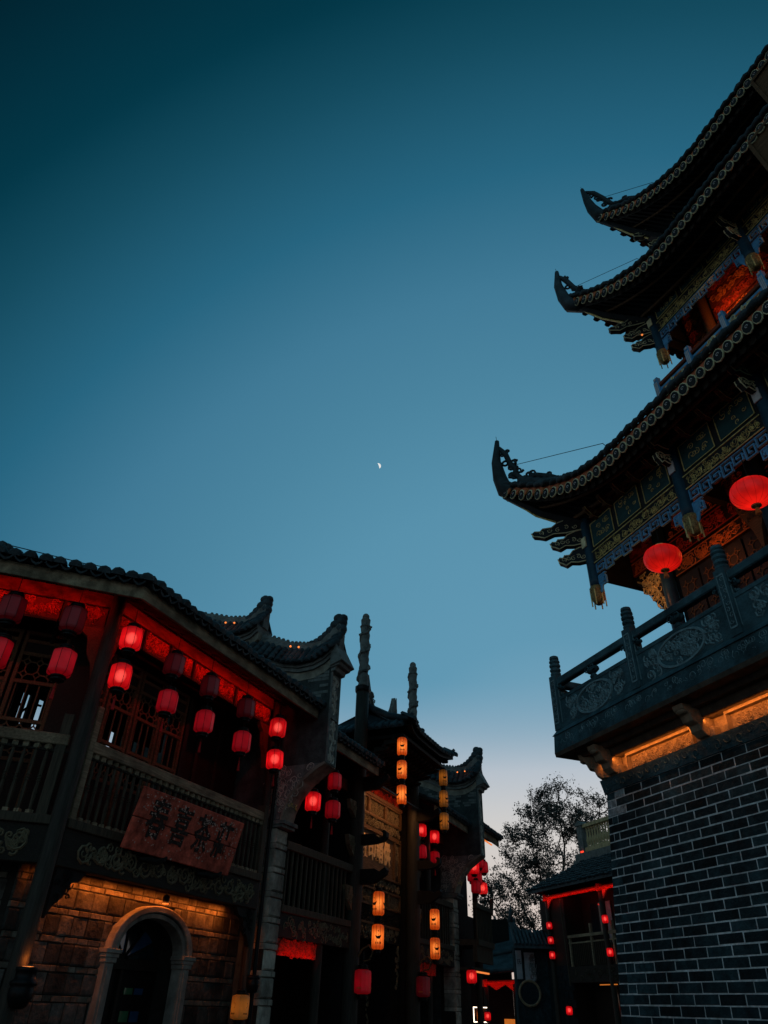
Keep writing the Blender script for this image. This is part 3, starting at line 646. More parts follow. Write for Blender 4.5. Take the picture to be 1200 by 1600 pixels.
# red light strip behind the eave and warm strip under the balcony beam
RED, WARM = (1, .02, .008), (1, .32, .06)
for M, a, b in ((I4, -3.1, 2.05), (B2A, -4.1, .25)):
    mb = MB(M); mb.add([(a, -.70, 6.30), (b, -.70, 6.30), (b, .10, 6.68), (a, .10, 6.68)], [(0, 1, 2, 3)]); mb.build('soffit_board', 'wood_black', H)
mb = MB(); mb.box(-2.7, 1.65, -.24, -.21, 6.44, 6.46); mb.build('light_strip', 'iron', H)
area('eave_light', aim((-.55, -.20, 6.43), (0, .6, -.12)), 4.4, .02, 14, RED, H)
area('eave_light', B2A @ aim((-2.1, -.20, 6.43), (0, .6, -.12)), 3.8, .02, 11, RED, H)
area('beam_light', aim((-.6, .37, 2.915), (0, .4, -.8)), 4.2, .02, 25, (1, .20, .025), H)
mb = MB(); mb.lathe([(.03, 0), (.05, -.02), (.055, -.09), (.02, -.1)], 10, (-.28, .28, 2.92)); mb.build('spot_lamp', 'iron', H)
mb = MB(); mb.lathe([(.045, 0), (.05, -.01)], 10, (-.28, .28, 2.81)); mb.build('spot_lamp_lens', 'spot_warm', H)
# drum shaped uplight on the corner post
U = thing('post_uplight', 'black drum uplight glowing orange on the corner post of the timber house', 'wall lamp', FA @ T3(-2.97, -.16, 1.72))
mb = MB(); mb.lathe([(.05, -.22), (.09, -.2), (.13, -.12), (.14, -.04), (.12, -.02), (.145, .0), (.145, .03), (.11, .05), (.11, .12), (.12, .13), (.12, .16), (.09, .165)], 14); mb.build('drum', 'iron', U, True)
mb = MB(); mb.lathe([(.06, .166), (.06, .17)], 12); mb.build('lens', 'spot_warm', U)
point('uplight_glow', (0, -.02, .24), 1.2, (1, .25, .04), .03, U)
U2 = thing('post_uplight', 'unlit black drum uplight on the slim post next to the stone pillar', 'wall lamp', FA @ T3(1.78, -.1, 1.95))
mb = MB(); mb.lathe([(.04, -.2), (.08, -.18), (.1, -.1), (.11, -.03), (.09, -.02), (.11, .0), (.11, .03), (.08, .05)], 12); mb.build('drum', 'iron', U2, True)
mb = MB(); mb.box(-.02, .02, .0, .1, -.1, -.04); mb.build('bracket', 'iron', U2)

# hanging red sign board (tilted forward)
SB = thing('sign_board', 'worn red wooden board with four black characters hung on the balcony rail', 'sign', FA @ T3(-.70, -.16, 3.28) @ Matrix.Rotation(radians(14), 4, 'X'))
mb = MB(); mb.box(-1.25, 1.25, -.03, .03, .41, .80); mb.build('plank', 'sign_red', SB, bevel=.01)
mb = MB(); mb.box(-1.25, 1.25, -.03, .03, 0, .40); mb.build('plank', 'sign_red', SB, bevel=.01)
rn = random.Random(5); mb = MB()
for i in range(420):
    x, z = rn.gauss(rn.choice((-1.0, -.75, -.35, .3, .6, 1.1)), .14), rn.choice((.62, .70, .7, .2, .3, .5))+rn.gauss(0, .07)
    if abs(x) < 1.2 and .02 < z < .78 and abs(z-.405) > .03:
        s_ = rn.uniform(.004, .02); k = 6; mb.add([(x+s_*rn.uniform(.4, 1.6)*cos(6.28*j/k), -.0402-.00003*(i % 7), z+s_*rn.uniform(.4, 1.0)*sin(6.28*j/k)) for j in range(k)], [tuple(range(k))])
mb.build('flaked_paint', 'sign_worn', SB)
def text_mesh(ch, size, depth, m_, bold=0.0):
    cu_ = bpy.data.curves.new('txt', 'FONT'); cu_.body = ch; cu_.size = size; cu_.extrude = depth; cu_.align_x = 'CENTER'; cu_.align_y = 'CENTER'; cu_.offset = bold
    cu_.resolution_u = 3
    o = bpy.data.objects.new('txt', cu_); COL.objects.link(o)
    bpy.context.view_layer.update()
    me = bpy.data.meshes.new_from_object(o.evaluated_get(bpy.context.evaluated_depsgraph_get()))
    bpy.data.objects.remove(o); me.materials.clear(); me.materials.append(MATS[m_]); return me
for i, ch in enumerate('春喜茶莊'):
    me = text_mesh(ch, .5, .006, 'sign_ink', .008); o = obj('character', me, SB, T3(-.80+i*.54, -.034, .42) @ Matrix.Rotation(pi/2, 4, 'X') @ Matrix.Diagonal((.84, 1.12, 1, 1)))
for x in (-.62, .72):
    mb = MB(); mb.tube([(x, -.02, -.06), (x+.02, -.12, -.06), (x+.06, -.2, -.01), (x+.1, -.2, .03)], [.05, .045, .035, .02], 6); mb.tube([(x-.2, .02, -.08), (x, -.02, -.06)], [.03, .05], 6); mb.build('carved_support', 'wood_black', SB)

# ------------------------------------------------------------------ horse head gable walls
def gable(x0, label, far=False):
    G = thing('gable_wall', label, 'gable wall', FA @ T3(x0, 0, 0), 'stepped gable walls along the street row'); W_ = .40
    cur1 = [(-1.02, 7.66), (-.8, 7.48), (-.55, 7.38), (-.2, 7.36), (.2, 7.44), (.7, 7.66), (1.2, 7.82), (1.5, 7.86)]     # base of step 1 coping
    cur2 = [(1.0, 8.52), (1.2, 8.38), (1.5, 8.32), (2.0, 8.4), (2.6, 8.6), (3.4, 8.8), (4.4, 8.8)]
    mb = MB(); mb.prism([(-.95, 5.4)]+[(max(a, -.95), b) for a, b in cur1]+[(1.5, 8.35)]+[(a, b) for a, b in cur2 if a > 1.5]+[(4.4, 4.3), (.35, 4.3), (-.02, 4.3), (-.1, 4.75), (-.35, 5.1), (-.7, 5.33)], 0, W_, 'x')
    mb.build('wall', 'gable_plaster', G)
    # courses of thin brick showing on the side
    rn = random.Random(int(x0*10)); mb = MB()
    for r in range(12):
        z = 6.75+r*.07; y = -.9
        while y < 1.2:
            l_ = rn.uniform(.12, .3)
            if rn.random() < .55 and y+l_ < .9: mb.box(-.008, .0, y, y+l_-.01, z, z+.058)
            y += l_
    mb.build('side_brick', 'gable_stone', G, kind='stuff')
    # plaster band under the moulding
    def strip(cur, dz0, dz1, ov, name, m_):
        mb = MB(); lo_ = [(a, b+dz0) for a, b in cur]; hi = [(a, b+dz1) for a, b in cur]
        mb.prism(lo_+hi[::-1], -ov, W_+ov, 'x'); return mb.build(name, m_, G)
    for k, cur in enumerate((cur1, cur2)):
        strip(cur, -.20, -.02, .012, 'plaster_band', 'gable_band'); strip(cur, -.02, .06, .06, 'moulding', 'gable_stone'); strip(cur, .06, .13, .10, 'moulding', 'gable_stone'); strip(cur, .13, .17, .15, 'moulding', 'tile')
        # sloping tile skirt up to a ridge, both sides
        n = len(cur); rid = [(a, b+.62) for a, b in cur]; mb = MB()
        mb.grid([[(-.15, a, b+.16) for a, b in cur], [(W_/2, a, b+.62) for a, b in rid and cur], [(W_+.15, a, b+.16) for a, b in cur]])
        mb.build('coping_deck', 'tile', G)
        if True:
            for i in range(n-1):
                (a, b), (c, d) = cur[i], cur[i+1]; seg = hypot(c-a, d-b); q = max(1, round(seg/.16)); ang = atan2(d-b, c-a)
                for j in range(q):
                    t = (j+.5)/q; y, z = a+(c-a)*t, b+(d-b)*t
                    for r in range(3):
                        f = r/3
                        o = obj('coping_tile', ME_TILE, G, T3(-.17+(W_/2+.12)*f, y, z+.17+.40*f) @ RZ(-pi/2) @ Matrix.Rotation(-ang*.8, 4, 'Y') @ Matrix.Rotation(.85, 4, 'X') @ Matrix.Diagonal((.8, .7, .7, 1)))
        mb = MB(); mb.tube([(W_/2, a, b+.56) for a, b in cur], .12, 8); mb.tube([(W_/2, a, b+.67) for a, b in cur], .08, 6)
        for i in range(n-1):
            (a, b), (c, d) = cur[i], cur[i+1]
            for j in range(4): t = j/4; mb.ball((W_/2, a+(c-a)*t, b+(d-b)*t+.75), .045, n=6, k=4)
        mb.build('coping_ridge', 'gable_stone', G, True)
        a, b = cur[0]
        # upturned end: raised lumpy head at the street end
        mb = MB(); mb.prism([(a-.03, b+.15), (a+.5, b-.12), (a+.42, b+.42), (a+.2, b+.62), (a+.02, b+.78), (a-.03, b+.7)], W_/2-.11, W_/2+.11, 'x'); mb.build('end_block', 'gable_stone', G)
        mb = MB()
        for (dy, dz, r) in ((.0, .86, .13), (.11, .80, .14), (.22, .68, .13), (.0, .70, .13), (.34, .60, .11), (.46, .54, .095), (.58, .50, .08), (.70, .48, .07), (.07, .97, .11), (-.04, .95, .10)): mb.ball((W_/2, a+dy+.02, b+dz-.05), r*1.15, (.9, 1, .9), 8, 6)
        mb.build('end_ornament', 'tile', G, True)
    # street end: cap, carved panel, corbel
    mb = MB(); mb.prism([(-1.24, 7.46), (-.95, 7.36), (-.95, 7.9), (-1.0, 7.92)], -.1, W_+.1, 'x'); mb.prism([(-1.15, 7.38), (-.95, 7.33), (-.95, 7.45), (-1.18, 7.45)], -.06, W_+.06, 'x'); mb.prism([(-1.05, 7.28), (-.95, 7.26), (-.95, 7.38), (-1.08, 7.38)], -.03, W_+.03, 'x'); mb.build('end_cap', 'gable_stone', G, bevel=.01)
    mb = MB(); mb.box(.0, .04, -.985, -.95, 5.42, 7.3); mb.box(W_-.04, W_, -.985, -.95, 5.42, 7.3)
    for z in (5.42, 6.3, 7.26): mb.box(.04, W_-.04, -.983, -.95, z, z+.04)
    mb.build('panel_frame', 'gable_stone', G, bevel=.005)
    mb = MB(); scrollfill(mb, .1, .3, 5.5, 6.28, -.955, .085, .020, 16, seed=3); scrollfill(mb, .1, .3, 6.38, 7.2, -.955, .085, .020, 17, seed=8)
    mb.tube([(.2, -.955, 5.5), (.14, -.955, 5.7), (.26, -.955, 5.95), (.16, -.955, 6.2)], .022, 5); mb.tube([(.2, -.955, 6.4), (.26, -.955, 6.6), (.14, -.955, 6.9), (.22, -.955, 7.15)], .022, 5); mb.build('panel_carving', 'gable_carving', G)
    mb = MB(); mb.box(.04, W_-.04, -.955, -.948, 5.46, 7.26); mb.build('panel_field', 'gable_stone', G)
    cb = [(-.97, 5.40), (-.78, 5.30), (-.5, 5.1), (-.28, 4.85), (-.16, 4.6), (-.12, 4.42)]
    mb = MB(); mb.prism(cb+[(-.08, 4.42), (-.12, 4.62), (-.24, 4.88), (-.47, 5.15), (-.76, 5.36), (-.95, 5.44)], -.03, W_+.03, 'x'); mb.build('corbel_edge', 'gable_band', G)
    mb = MB(); scrollfill(mb, -.75, .3, 4.5, 5.4, -.014, .11, .008, 70, 'x', 4, lambda u, v: v > 4.42+max(0, (-.05-u))*1.05+.08); mb.build('corbel_carving', 'gable_carving', G)
    mb = MB(); mb.prism([(-.88, 5.42), (-.74, 5.36), (-.47, 5.16), (-.24, 4.9), (-.1, 4.6), (-.06, 4.45), (.33, 4.45), (.33, 5.42)], -.012, .0, 'x'); mb.build('corbel_face', 'gable_stone', G)
    mb = MB(); mb.box(0, W_, .4, 4.4, 0, 4.3); mb.build('lower_wall', 'gable_plaster', G)
    mb = MB()
    for k in range(5): spiral(mb, .06+.07*k, 4.72+.05*(k % 2), .05, 1.2, 1.5+k, 1 if k % 2 else -1, .014, -.21-.02*(k % 2))
    mb.build('corbel_flower', 'paint_gold', G)
    mb = MB(); mb.box(-.06, W_+.06, -.22, .3, 4.36, 4.43); mb.box(-.04, W_+.04, -.17, .3, 4.31, 4.36); mb.build('capital', 'gable_stone', G, bevel=.006)
    # pillar of stone blocks
    mb = MB(); mb.box(.01, W_-.01, -.02, .4, 0, 4.31); pl = mb.build('pillar', 'stone_joint', G); z, r = .9, 0
    while z < 4.25:
        h = .30 if r % 2 == 0 else .095
        z1 = min(z+h-.008, 4.3)
        if r % 2 == 0: block(ME_PB, 'stone_block', pl, .0+rn.uniform(0, .015), W_-rn.uniform(0, .015), -.06+rn.uniform(0, .012), .3, z, z1)
        else:
            c = rn.choice((.25, .28, .3)); block(ME_PB, 'stone_block', pl, 0, c-.005, -.062, .3, z, z1); block(ME_PB, 'stone_block', pl, c+.005, W_, -.06, .3, z, z1)
        z += h; r += 1
    # glowing balls with added point lights stand in for lantern reflections on the coping
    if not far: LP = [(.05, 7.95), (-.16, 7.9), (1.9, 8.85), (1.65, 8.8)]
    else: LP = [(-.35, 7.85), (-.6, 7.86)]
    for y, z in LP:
        mb = MB(); mb.ball((-.10, y, z), .024, (1, 1, 1), 8, 5); mb.build('coping_reflection', 'spot_warm', G)
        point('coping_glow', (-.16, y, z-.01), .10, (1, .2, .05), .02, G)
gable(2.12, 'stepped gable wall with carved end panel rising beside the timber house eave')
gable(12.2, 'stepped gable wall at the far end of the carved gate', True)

# ------------------------------------------------------------------ carved gate with two tall dragon columns
GT = thing('memorial_gate', 'carved timber gate with two tall dragon columns, tiled roof and gilt characters', 'gate', FA)
for x in (5.6, 9.1):
    column(GT, I4, x, 0, 0, 8.3, .175, 'gate_column', 'wood_column')
    mb = MB(); mb.lathe([(.185, 8.2), (.2, 8.24), (.2, 8.34), (.17, 8.36)], 14, (x, 0, 0)); mb.build('column_collar', 'iron', GT)
    mb = MB(); k = 26
    mb.lathe([(.125*(1+.08*sin(i*2.1)), 8.34+2.0*i/k) if i < k else (.08, 10.34) for i in range(k+1)], 10, (x, 0, 0)); mb.ball((x, 0, 10.36), .1, n=10, k=6)
    mb.lathe([(.13, 10.02), (.155, 10.06), (.13, 10.1)], 12, (x, 0, 0)); mb.lathe([(.11, 10.2), (.13, 10.23), (.11, 10.26)], 12, (x, 0, 0))
    dc = mb.build('dragon_column', 'gable_stone', GT, True)
    mb = MB(); pts = []; n = 64
    for i in range(n): t = i/(n-1); a = t*6*pi+x; pts.append((x+.125*cos(a), .125*sin(a), 8.38+1.65*t+.04*sin(t*40)))
    mb.tube(pts, [.055*(1-.35*i/n)*(1+.3*sin(i*1.7)) for i in range(n)], 6)
    for i in range(0, n, 2): mb.ball((pts[i][0]*1.0+.03*cos(i), pts[i][1]+.03*sin(i), pts[i][2]+.03), .035, n=5, k=3)
    mb.build('dragon', 'gable_stone', dc, True)
    for (z, dz, pn) in ((5.95, 0, 0), (4.75, .05, 1), (3.98, 0, 0)):
        mb = MB(); pl = [(-.16, z+.12), (-.5, z+.12), (-.62, z+.06), (-.68, z+.10), (-.76, z+.14), (-.80, z+.08), (-.77, z), (-.66, z-.06), (-.5, z-.16), (-.16, z-.18)]
        if pn: pl = [(-.16, z+.06), (-.48, z+.06), (-.60, z-.02), (-.68, z-.02), (-.70, z+.05), (-.66, z+.10), (-.72, z+.13), (-.78, z+.08), (-.78, z-.02), (-.70, z-.10), (-.5, z-.14), (-.16, z-.16)]
        mb.prism(pl, x-.07, x+.07, 'x'); mb.build('bracket_board', 'wood_black', GT)
    for z, s_ in ((2.55, .9),):
        mb = MB(); mb.tube([(x-.0, -.15, z-.1), (x, -.25, z+.05), (x, -.4, z+.12), (x, -.5, z+.02), (x, -.42, z-.14), (x, -.3, z-.16)], .02, 6); mb.build('lantern_scroll', 'wood_brown', GT)
    for z, zz in ((3.3, 3.75), (4.35, 4.75), (5.15, 5.5)):        # carved wings against the columns towards the side bays
        s_ = -1 if x < 7 else 1
        mb = MB(); mb.prism([(x+s_*.17, z), (x+s_*.17, zz), (x+s_*.5, zz), (x+s_*.42, zz-.2), (x+s_*.25, z+.05)], -.05, .05, 'y'); scrollfill(mb, min(x+s_*.2, x+s_*.42), max(x+s_*.2, x+s_*.42), z+.12, zz-.05, -.055, .07, .014, 10, seed=4); mb.build('carved_wing', 'carved_wood', GT)
# carved screen between the columns
X0, X1, Y = 5.78, 8.92, .3
mb = MB(); mb.box(X0, X1, Y+.02, Y+.1, 2.9, 6.5); mb.build('screen_back', 'wood_dark', GT)
def fr(mb, a, b, c, d, t=.05, y0=Y-.04): mb.box(a, b, y0, Y+.02, d-t, d); mb.box(a, b, y0, Y+.02, c, c+t); mb.box(a, a+t, y0, Y+.02, c+t, d-t); mb.box(b-t, b, y0, Y+.02, c+t, d-t)
def panel_row(z0, z1, n, m_='carved_wood', fm='wood_brown', s=1):
    for i in range(n):
        a, b = X0+(X1-X0)*i/n, X0+(X1-X0)*(i+1)/n
        mb = MB(); fr(mb, a+.01, b-.01, z0, z1); f = mb.build('panel_frame', fm, GT, bevel=.004)
        mb = MB(); scrollfill(mb, a+.1, b-.1, z0+.08, z1-.08, Y+.012, .07, .011, int(70*(b-a)*(z1-z0)/.4), seed=i+s); mb.build('panel_carving', m_, f)
panel_row(5.55, 5.98, 3, s=1)
mb = MB(); mb.box(X0, X1, Y-.06, Y, 5.98, 6.06); mb.box(X0, X1, Y-.07, Y, 6.30, 6.36); mb.build('cornice', 'wood_brown', GT)
mb = MB(); scrollband(mb, X0+.05, X1-.05, 6.07, 6.29, Y+.0, .014, seed=2); scrollfill(mb, X0+.1, X1-.1, 6.09, 6.28, Y, .06, .01, 60, seed=2); mb.build('red_frieze', 'paint_red', GT)
mb = MB(); scrollfill(mb, X0+.08, X1-.08, 5.30, 5.50, Y-.02, .07, .013, 90, seed=5); scrollband(mb, X0+.05, X1-.05, 5.29, 5.52, Y-.02, .014, seed=6); mb.build('carved_band', 'carved_wood', GT)
mb = MB(); mb.box(X0, X1, Y-.03, Y, 5.24, 5.28); mb.box(X0, X1, Y-.03, Y, 5.53, 5.55); mb.build('band_moulding', 'wood_brown', GT)
for a, b in ((X0+.02, X0+.42), (X1-.42, X1-.02)):
    mb = MB(); fr(mb, a, b, 4.22, 5.22); f = mb.build('panel_frame', 'wood_brown', GT); mb = MB(); scrollfill(mb, a+.1, b-.1, 4.32, 5.12, Y+.01, .07, .012, 34, seed=7); mb.build('panel_carving', 'carved_wood', f)
mb = MB(); fr(mb, X0+.46, X1-.46, 4.22, 5.22, .05, Y-.07); mb.build('name_board_frame', 'wood_brown', GT)
mb = MB(); mb.box(X0+.51, X1-.51, Y-.02, Y+.02, 4.27, 5.17); nb = mb.build('name_board', 'wood_brown', GT)
for i, ch in enumerate('家印銷供'):
    obj('character', text_mesh(ch, .52, .012, 'gilt_text', .014), nb, T3(X0+.82+i*.46, Y-.03, 4.76) @ Matrix.Rotation(pi/2, 4, 'X') @ Matrix.Diagonal((.84, 1.05, 1, 1)))
mb = MB(); scrollband(mb, X0+.05, X1-.05, 4.0, 4.2, Y-.02, .016, seed=12); scrollfill(mb, X0+.1, X1-.1, 4.0, 4.2, Y-.02, .06, .01, 40, seed=15); mb.build('carved_band', 'carved_wood', GT)
panel_row(3.58, 3.97, 4, s=21)
mb = MB(); scrollfill(mb, X0+.05, X1-.05, 3.26, 3.54, Y, .08, .013, 110, seed=25); mb.build('carved_band', 'wood_dark', GT)
mb = MB(); mb.box(X0, X1, Y-.02, Y+.02, 3.2, 3.25); mb.build('band_moulding', 'wood_brown', GT)
mb = MB(); scrollfill(mb, X0+.05, X1-.05, 2.95, 3.18, Y, .09, .015, 90, seed=27)
for i in range(9):
    scrollfill(mb, X0+.02, X0+.2, 2.0+i*.1, 2.1+i*.1, Y, .06, .012, 3, seed=i); scrollfill(mb, X1-.2, X1-.02, 2.0+i*.1, 2.1+i*.1, Y, .06, .012, 3, seed=i+40)
mb.build('door_lace', 'carved_wood', GT)
mb = MB(); mb.box(X0-.4, X1+.4, 1.36, 1.42, 0, 6.9); mb.build('rear_wall', 'wood_black', GT)
mb = MB(); mb.box(X0, X1, 1.0, 1.05, 0, 2.95); mb.box(X0, X0+.1, Y, 1.0, 0, 2.95); mb.box(X1-.1, X1, Y, 1.0, 0, 2.95); mb.build('door_leaf', 'wood_black', GT)
for x in (6.1, 6.9, 7.8, 8.6):
    mb = MB(); scrollfill(mb, x-.05, x+.05, 1.3, 2.3, .98, .05, .01, 26, seed=int(x*10)); mb.build('door_carving', 'carved_pale', GT)
# gate roof
def groof(x0, x1, yf, z0, lift, yb, zb, hipx):
    n = 20; e = []; 
    for i in range(n+1):
        t = 2*i/n-1; g_ = max(0, (abs(t)-.4)/.6)**2; e.append((x0+(x1-x0)*i/n, yf-.12*g_, z0+lift*g_))
    rr = [(x0+hipx+(x1-x0-2*hipx)*i/n, yb, zb) for i in range(n+1)]
    mid = [tuple(a[k]*.5+b[k]*.5-(.14 if k == 2 else 0) for k in range(3)) for a, b in zip(e, rr)]
    mb = MB(); mb.grid([[(a, b, c+.10) for a, b, c in e], [(a, b, c+.10) for a, b, c in mid], [(a, b, c+.10) for a, b, c in rr]]); mb.grid([e, mid, rr]); mb.grid([e, [(a, b, c+.1) for a, b, c in e]])
    back = [(a, 2*yb-b, c) for a, b, c in e]; bm_ = [(a, 2*yb-b, c) for a, b, c in mid]
    mb.grid([[(a, b, c+.10) for a, b, c in back], [(a, b, c+.10) for a, b, c in bm_], [(a, b, c+.10) for a, b, c in rr]]); mb.grid([back, bm_, rr])
    for q in (0, n):
        mb.add([e[q], mid[q], rr[q], bm_[q], back[q]], [(0, 1, 2, 3, 4)])
        mb.add([(e[q][0], e[q][1], e[q][2]+.1), (mid[q][0], mid[q][1], mid[q][2]+.1), rr[q], (bm_[q][0], bm_[q][1], bm_[q][2]+.1), (back[q][0], back[q][1], back[q][2]+.1)], [(0, 1, 2, 3, 4)])
    mb.build('roof_deck', 'tile', GT)
    L_ = x1-x0; k = round(L_/.2)
    for i in range(k+1):
        t = 2*i/k-1; g_ = max(0, (abs(t)-.4)/.6)**2; sl = lift*2*max(0, (abs(t)-.4)/.6)/.6*(1 if t > 0 else -1)/(L_/2)
        obj('eave_tile', ME_TILE, GT, T3(x0+L_*i/k, yf-.12*g_-.02, z0+lift*g_+.12) @ Matrix.Rotation(-atan(sl), 4, 'Y') @ Matrix.Rotation(.5, 4, 'X'))
    mb = MB(); mb.tube([(x0+hipx-.1, yb, zb+.35), (x0+hipx+.1, yb, zb+.18), ((x0+x1)/2, yb, zb+.12), (x1-hipx-.1, yb, zb+.18), (x1-hipx+.1, yb, zb+.35)], [.06, .1, .11, .1, .06], 8)
    mb.build('ridge', 'tile', GT, True)
    for a, b in ((e[0], rr[0]), (e[-1], rr[-1])):
        mb = MB(); mm = tuple(a[k]*.5+b[k]*.5-(.08 if k == 2 else 0) for k in range(3)); mb.tube([(a[0], a[1]-.05, a[2]+.28), (a[0], a[1]+.1, a[2]+.16), (mm[0], mm[1], mm[2]+.16), (b[0], b[1], b[2]+.2)], [.04, .08, .09, .09], 8); mb.build('hip_ridge', 'tile', GT, True)
    return e
groof(5.8, 8.95, -1.15, 7.2, .10, .3, 8.0, .75)
mb = MB(); mb.box(5.9, 8.85, -1.02, 1.6, 7.06, 7.14); mb.build('roof_soffit', 'wood_black', GT)
for i in range(13):
    obj('eave_tile', ME_TILE, GT, T3(5.79, -1.0+i*.2, 7.30) @ RZ(-pi/2) @ Matrix.Rotation(.6, 4, 'X'))
    obj('eave_tile', ME_TILE, GT, T3(8.96, -1.0+i*.2, 7.30) @ RZ(pi/2) @ Matrix.Rotation(.6, 4, 'X'))
# tiers of bracket arms under the roof
for r in range(4):
    for i in range(13):
        x = 5.95+i*.235; y = .1-r*.26; z = 6.45+r*.15
        mb = MB(); mb.prism([(y+.2, z), (y-.16, z+.04), (y-.22, z+.10), (y-.16, z+.12), (y+.2, z+.12)], x-.035, x+.035, 'x'); mb.build('bracket_arm', 'wood_dark', GT)
    mb = MB(); mb.box(5.88, 8.87, .0-r*.26, .07-r*.26, 6.55+r*.15, 6.62+r*.15); mb.build('bracket_beam', 'wood_dark', GT)
# openwork ridge ornaments behind the columns
for x, s_ in ((6.35, 1), (8.4, -1)):
    mb = MB(); y = .3
    mb.prism([(x-.15*s_, 8.0), (x+.95*s_, 8.0), (x+.5*s_, 8.35), (x+.25*s_, 8.7), (x+.1*s_, 9.05), (x-.05*s_, 8.75)], y-.06, y+.06, 'y')
    for k in range(5): mb.tube([(x-.1*s_+k*.07*s_, y, 8.7+.02*k), (x-.12*s_+k*.08*s_, y, 9.12-.10*k)], [.04, .015], 5)
    scrollfill(mb, min(x, x+.5*s_), max(x, x+.5*s_), 8.25, 8.6, y-.07, .08, .016, 16, seed=3); mb.build('ridge_ornament', 'gable_stone', GT)
# side bays: small roofs, balcony rails, beams, dark walls
for (a, b, nmn) in ((2.55, 5.42, 0), (9.28, 12.18, 1)):
    eave(GT, I4, a, b, -.6, 6.02, .4, 2.2, fh=.2, sp=.19)
    mb = MB(); mb.box(a, b, .2, .3, 5.75, 6.0); mb.build('bay_lintel', 'wood_red', GT)
    mb = MB(); mb.box(a-.05, b+.4, 1.3, 1.35, 0, 6.9); mb.box(a, b, .1, 1.3, 2.95, 3.05); mb.box((b if nmn == 0 else a-.06), (b+.06 if nmn == 0 else a), .1, 1.3, 0, 6.9); mb.build('bay_wall', 'wood_black', GT)
    mb = MB(); mb.box(a, b, -.05, .07, 4.02, 4.17); mb.build('hand_rail', 'wood_post', GT, bevel=.01)
    n = 14
    for i in range(n): 
        mb = MB(); x = a+.12+i*(b-a-.2)/n; mb.box(x-.018, x+.018, -.01, .03, 3.1, 4.02); mb.build('baluster', 'wood_post', GT)
    mb = MB(); mb.box(a, b, -.06, .08, 2.98, 3.1); mb.build('sill_board', 'wood_post', GT, bevel=.01)
    mb = MB(); mb.box(a, b, -.03, .1, 2.6, 2.97); mb.build('bay_beam', 'wood_dark', GT); mb = MB(); scrollfill(mb, a+.1, b-.1, 2.66, 2.92, -.035, .08, .012, 60, seed=3); mb.build('beam_carving', 'carved_wood', GT)
    mb = MB(); scrollfill(mb, a+.05, a+1.5, 2.36, 2.56, .02, .07, .013, 90, seed=8); scrollband(mb, a+.05, a+1.5, 2.34, 2.58, .02, .016, seed=9); mb.box(a+.02, a+1.55, .03, .05, 2.33, 2.58); mb.build('red_frieze', 'paint_red', GT)
    area('bay_light', aim((a+.8, -.12, 2.30), (0, .5, .5)), 1.3, .03, 1.6 if nmn == 0 else .3, RED, GT)
    column(GT, I4, (a+b)/2+(.35 if nmn == 0 else -.2), .12, 0, 6.1, .09, 'bay_column')
area('gate_light', aim((7.35, -.02, 6.24), (0, 1, -.25)), 3.0, .03, 2.2, (1, .14, .03), GT)
mb = MB(); mb.box(5.9, 8.8, -.30, -.26, 6.02, 6.05); mb.build('light_strip', 'iron', GT)
area('board_light', aim((7.35, -.28, 6.0), (0, .38, -1)), 2.9, .03, 17, (1, .42, .14), GT)
point('bay_glow', (3.2, -.1, 5.6), 1.2, RED, .1, GT); point('bay_glow', (10.6, -.1, 5.4), 1.5, RED, .1, GT)

# ------------------------------------------------------------------ house beyond the far gable
HC = thing('timber_house', 'smaller timber house with sloping balcony rail just beyond the far gable', 'house', FA)
eave(HC, I4, 12.6, 15.0, -.78, 6.12, .34, 2.5)
mb = MB(); mb.box(12.62, 14.8, .35, .45, 0, 6.6); mb.box(14.8, 16.2, .35, .45, 2.45, 4.1); mb.build('wall', 'wood_dark', HC)
mb = MB(); mb.box(12.62, 14.55, -.6, .4, 6.28, 6.33); mb.build('soffit', 'wood_black', HC)
column(HC, I4, 14.2, -.1, 0, 6.3, .09)
mb = MB(); mb.box(12.62, 14.3, -.62, -.5, 4.1, 4.22); mb.prism([(14.2, 4.05), (14.34, 4.05), (14.5, 4.5), (14.42, 4.52)], -.62, -.52, 'y'); mb.build('hand_rail', 'wood_post', HC)
for i in range(11):
    mb = MB(); x = 12.75+i*.15; mb.box(x-.02, x+.02, -.58, -.54, 3.3, 4.1); mb.build('baluster', 'wood_post', HC)
mb = MB(); mb.box(12.62, 14.25, -.64, .35, 3.15, 3.3); mb.box(12.62, 14.2, -.58, -.45, 2.75, 3.15); mb.box(12.62, 14.1, -.5, .35, 2.55, 2.62); mb.build('balcony_beam', 'wood_post', HC)
mb = MB(); mb.box(13.0, 14.6, -.66, -.62, 6.10, 6.13); mb.build('light_strip', 'spot_warm', HC)
mb = MB(); mb.box(12.7, 14.0, -.5, -.46, 2.50, 2.54); mb.build('light_strip', 'spot_warm', HC)

# ------------------------------------------------------------------ tower
TW = thing('brick_tower', 'tall tower on a grey brick base with three upturned tiled eaves', 'tower', FT)
HF = 5.3
def side(k): return T3(HF, HF, 0) @ RZ(k*pi/2) @ T3(-HF, -HF, 0)
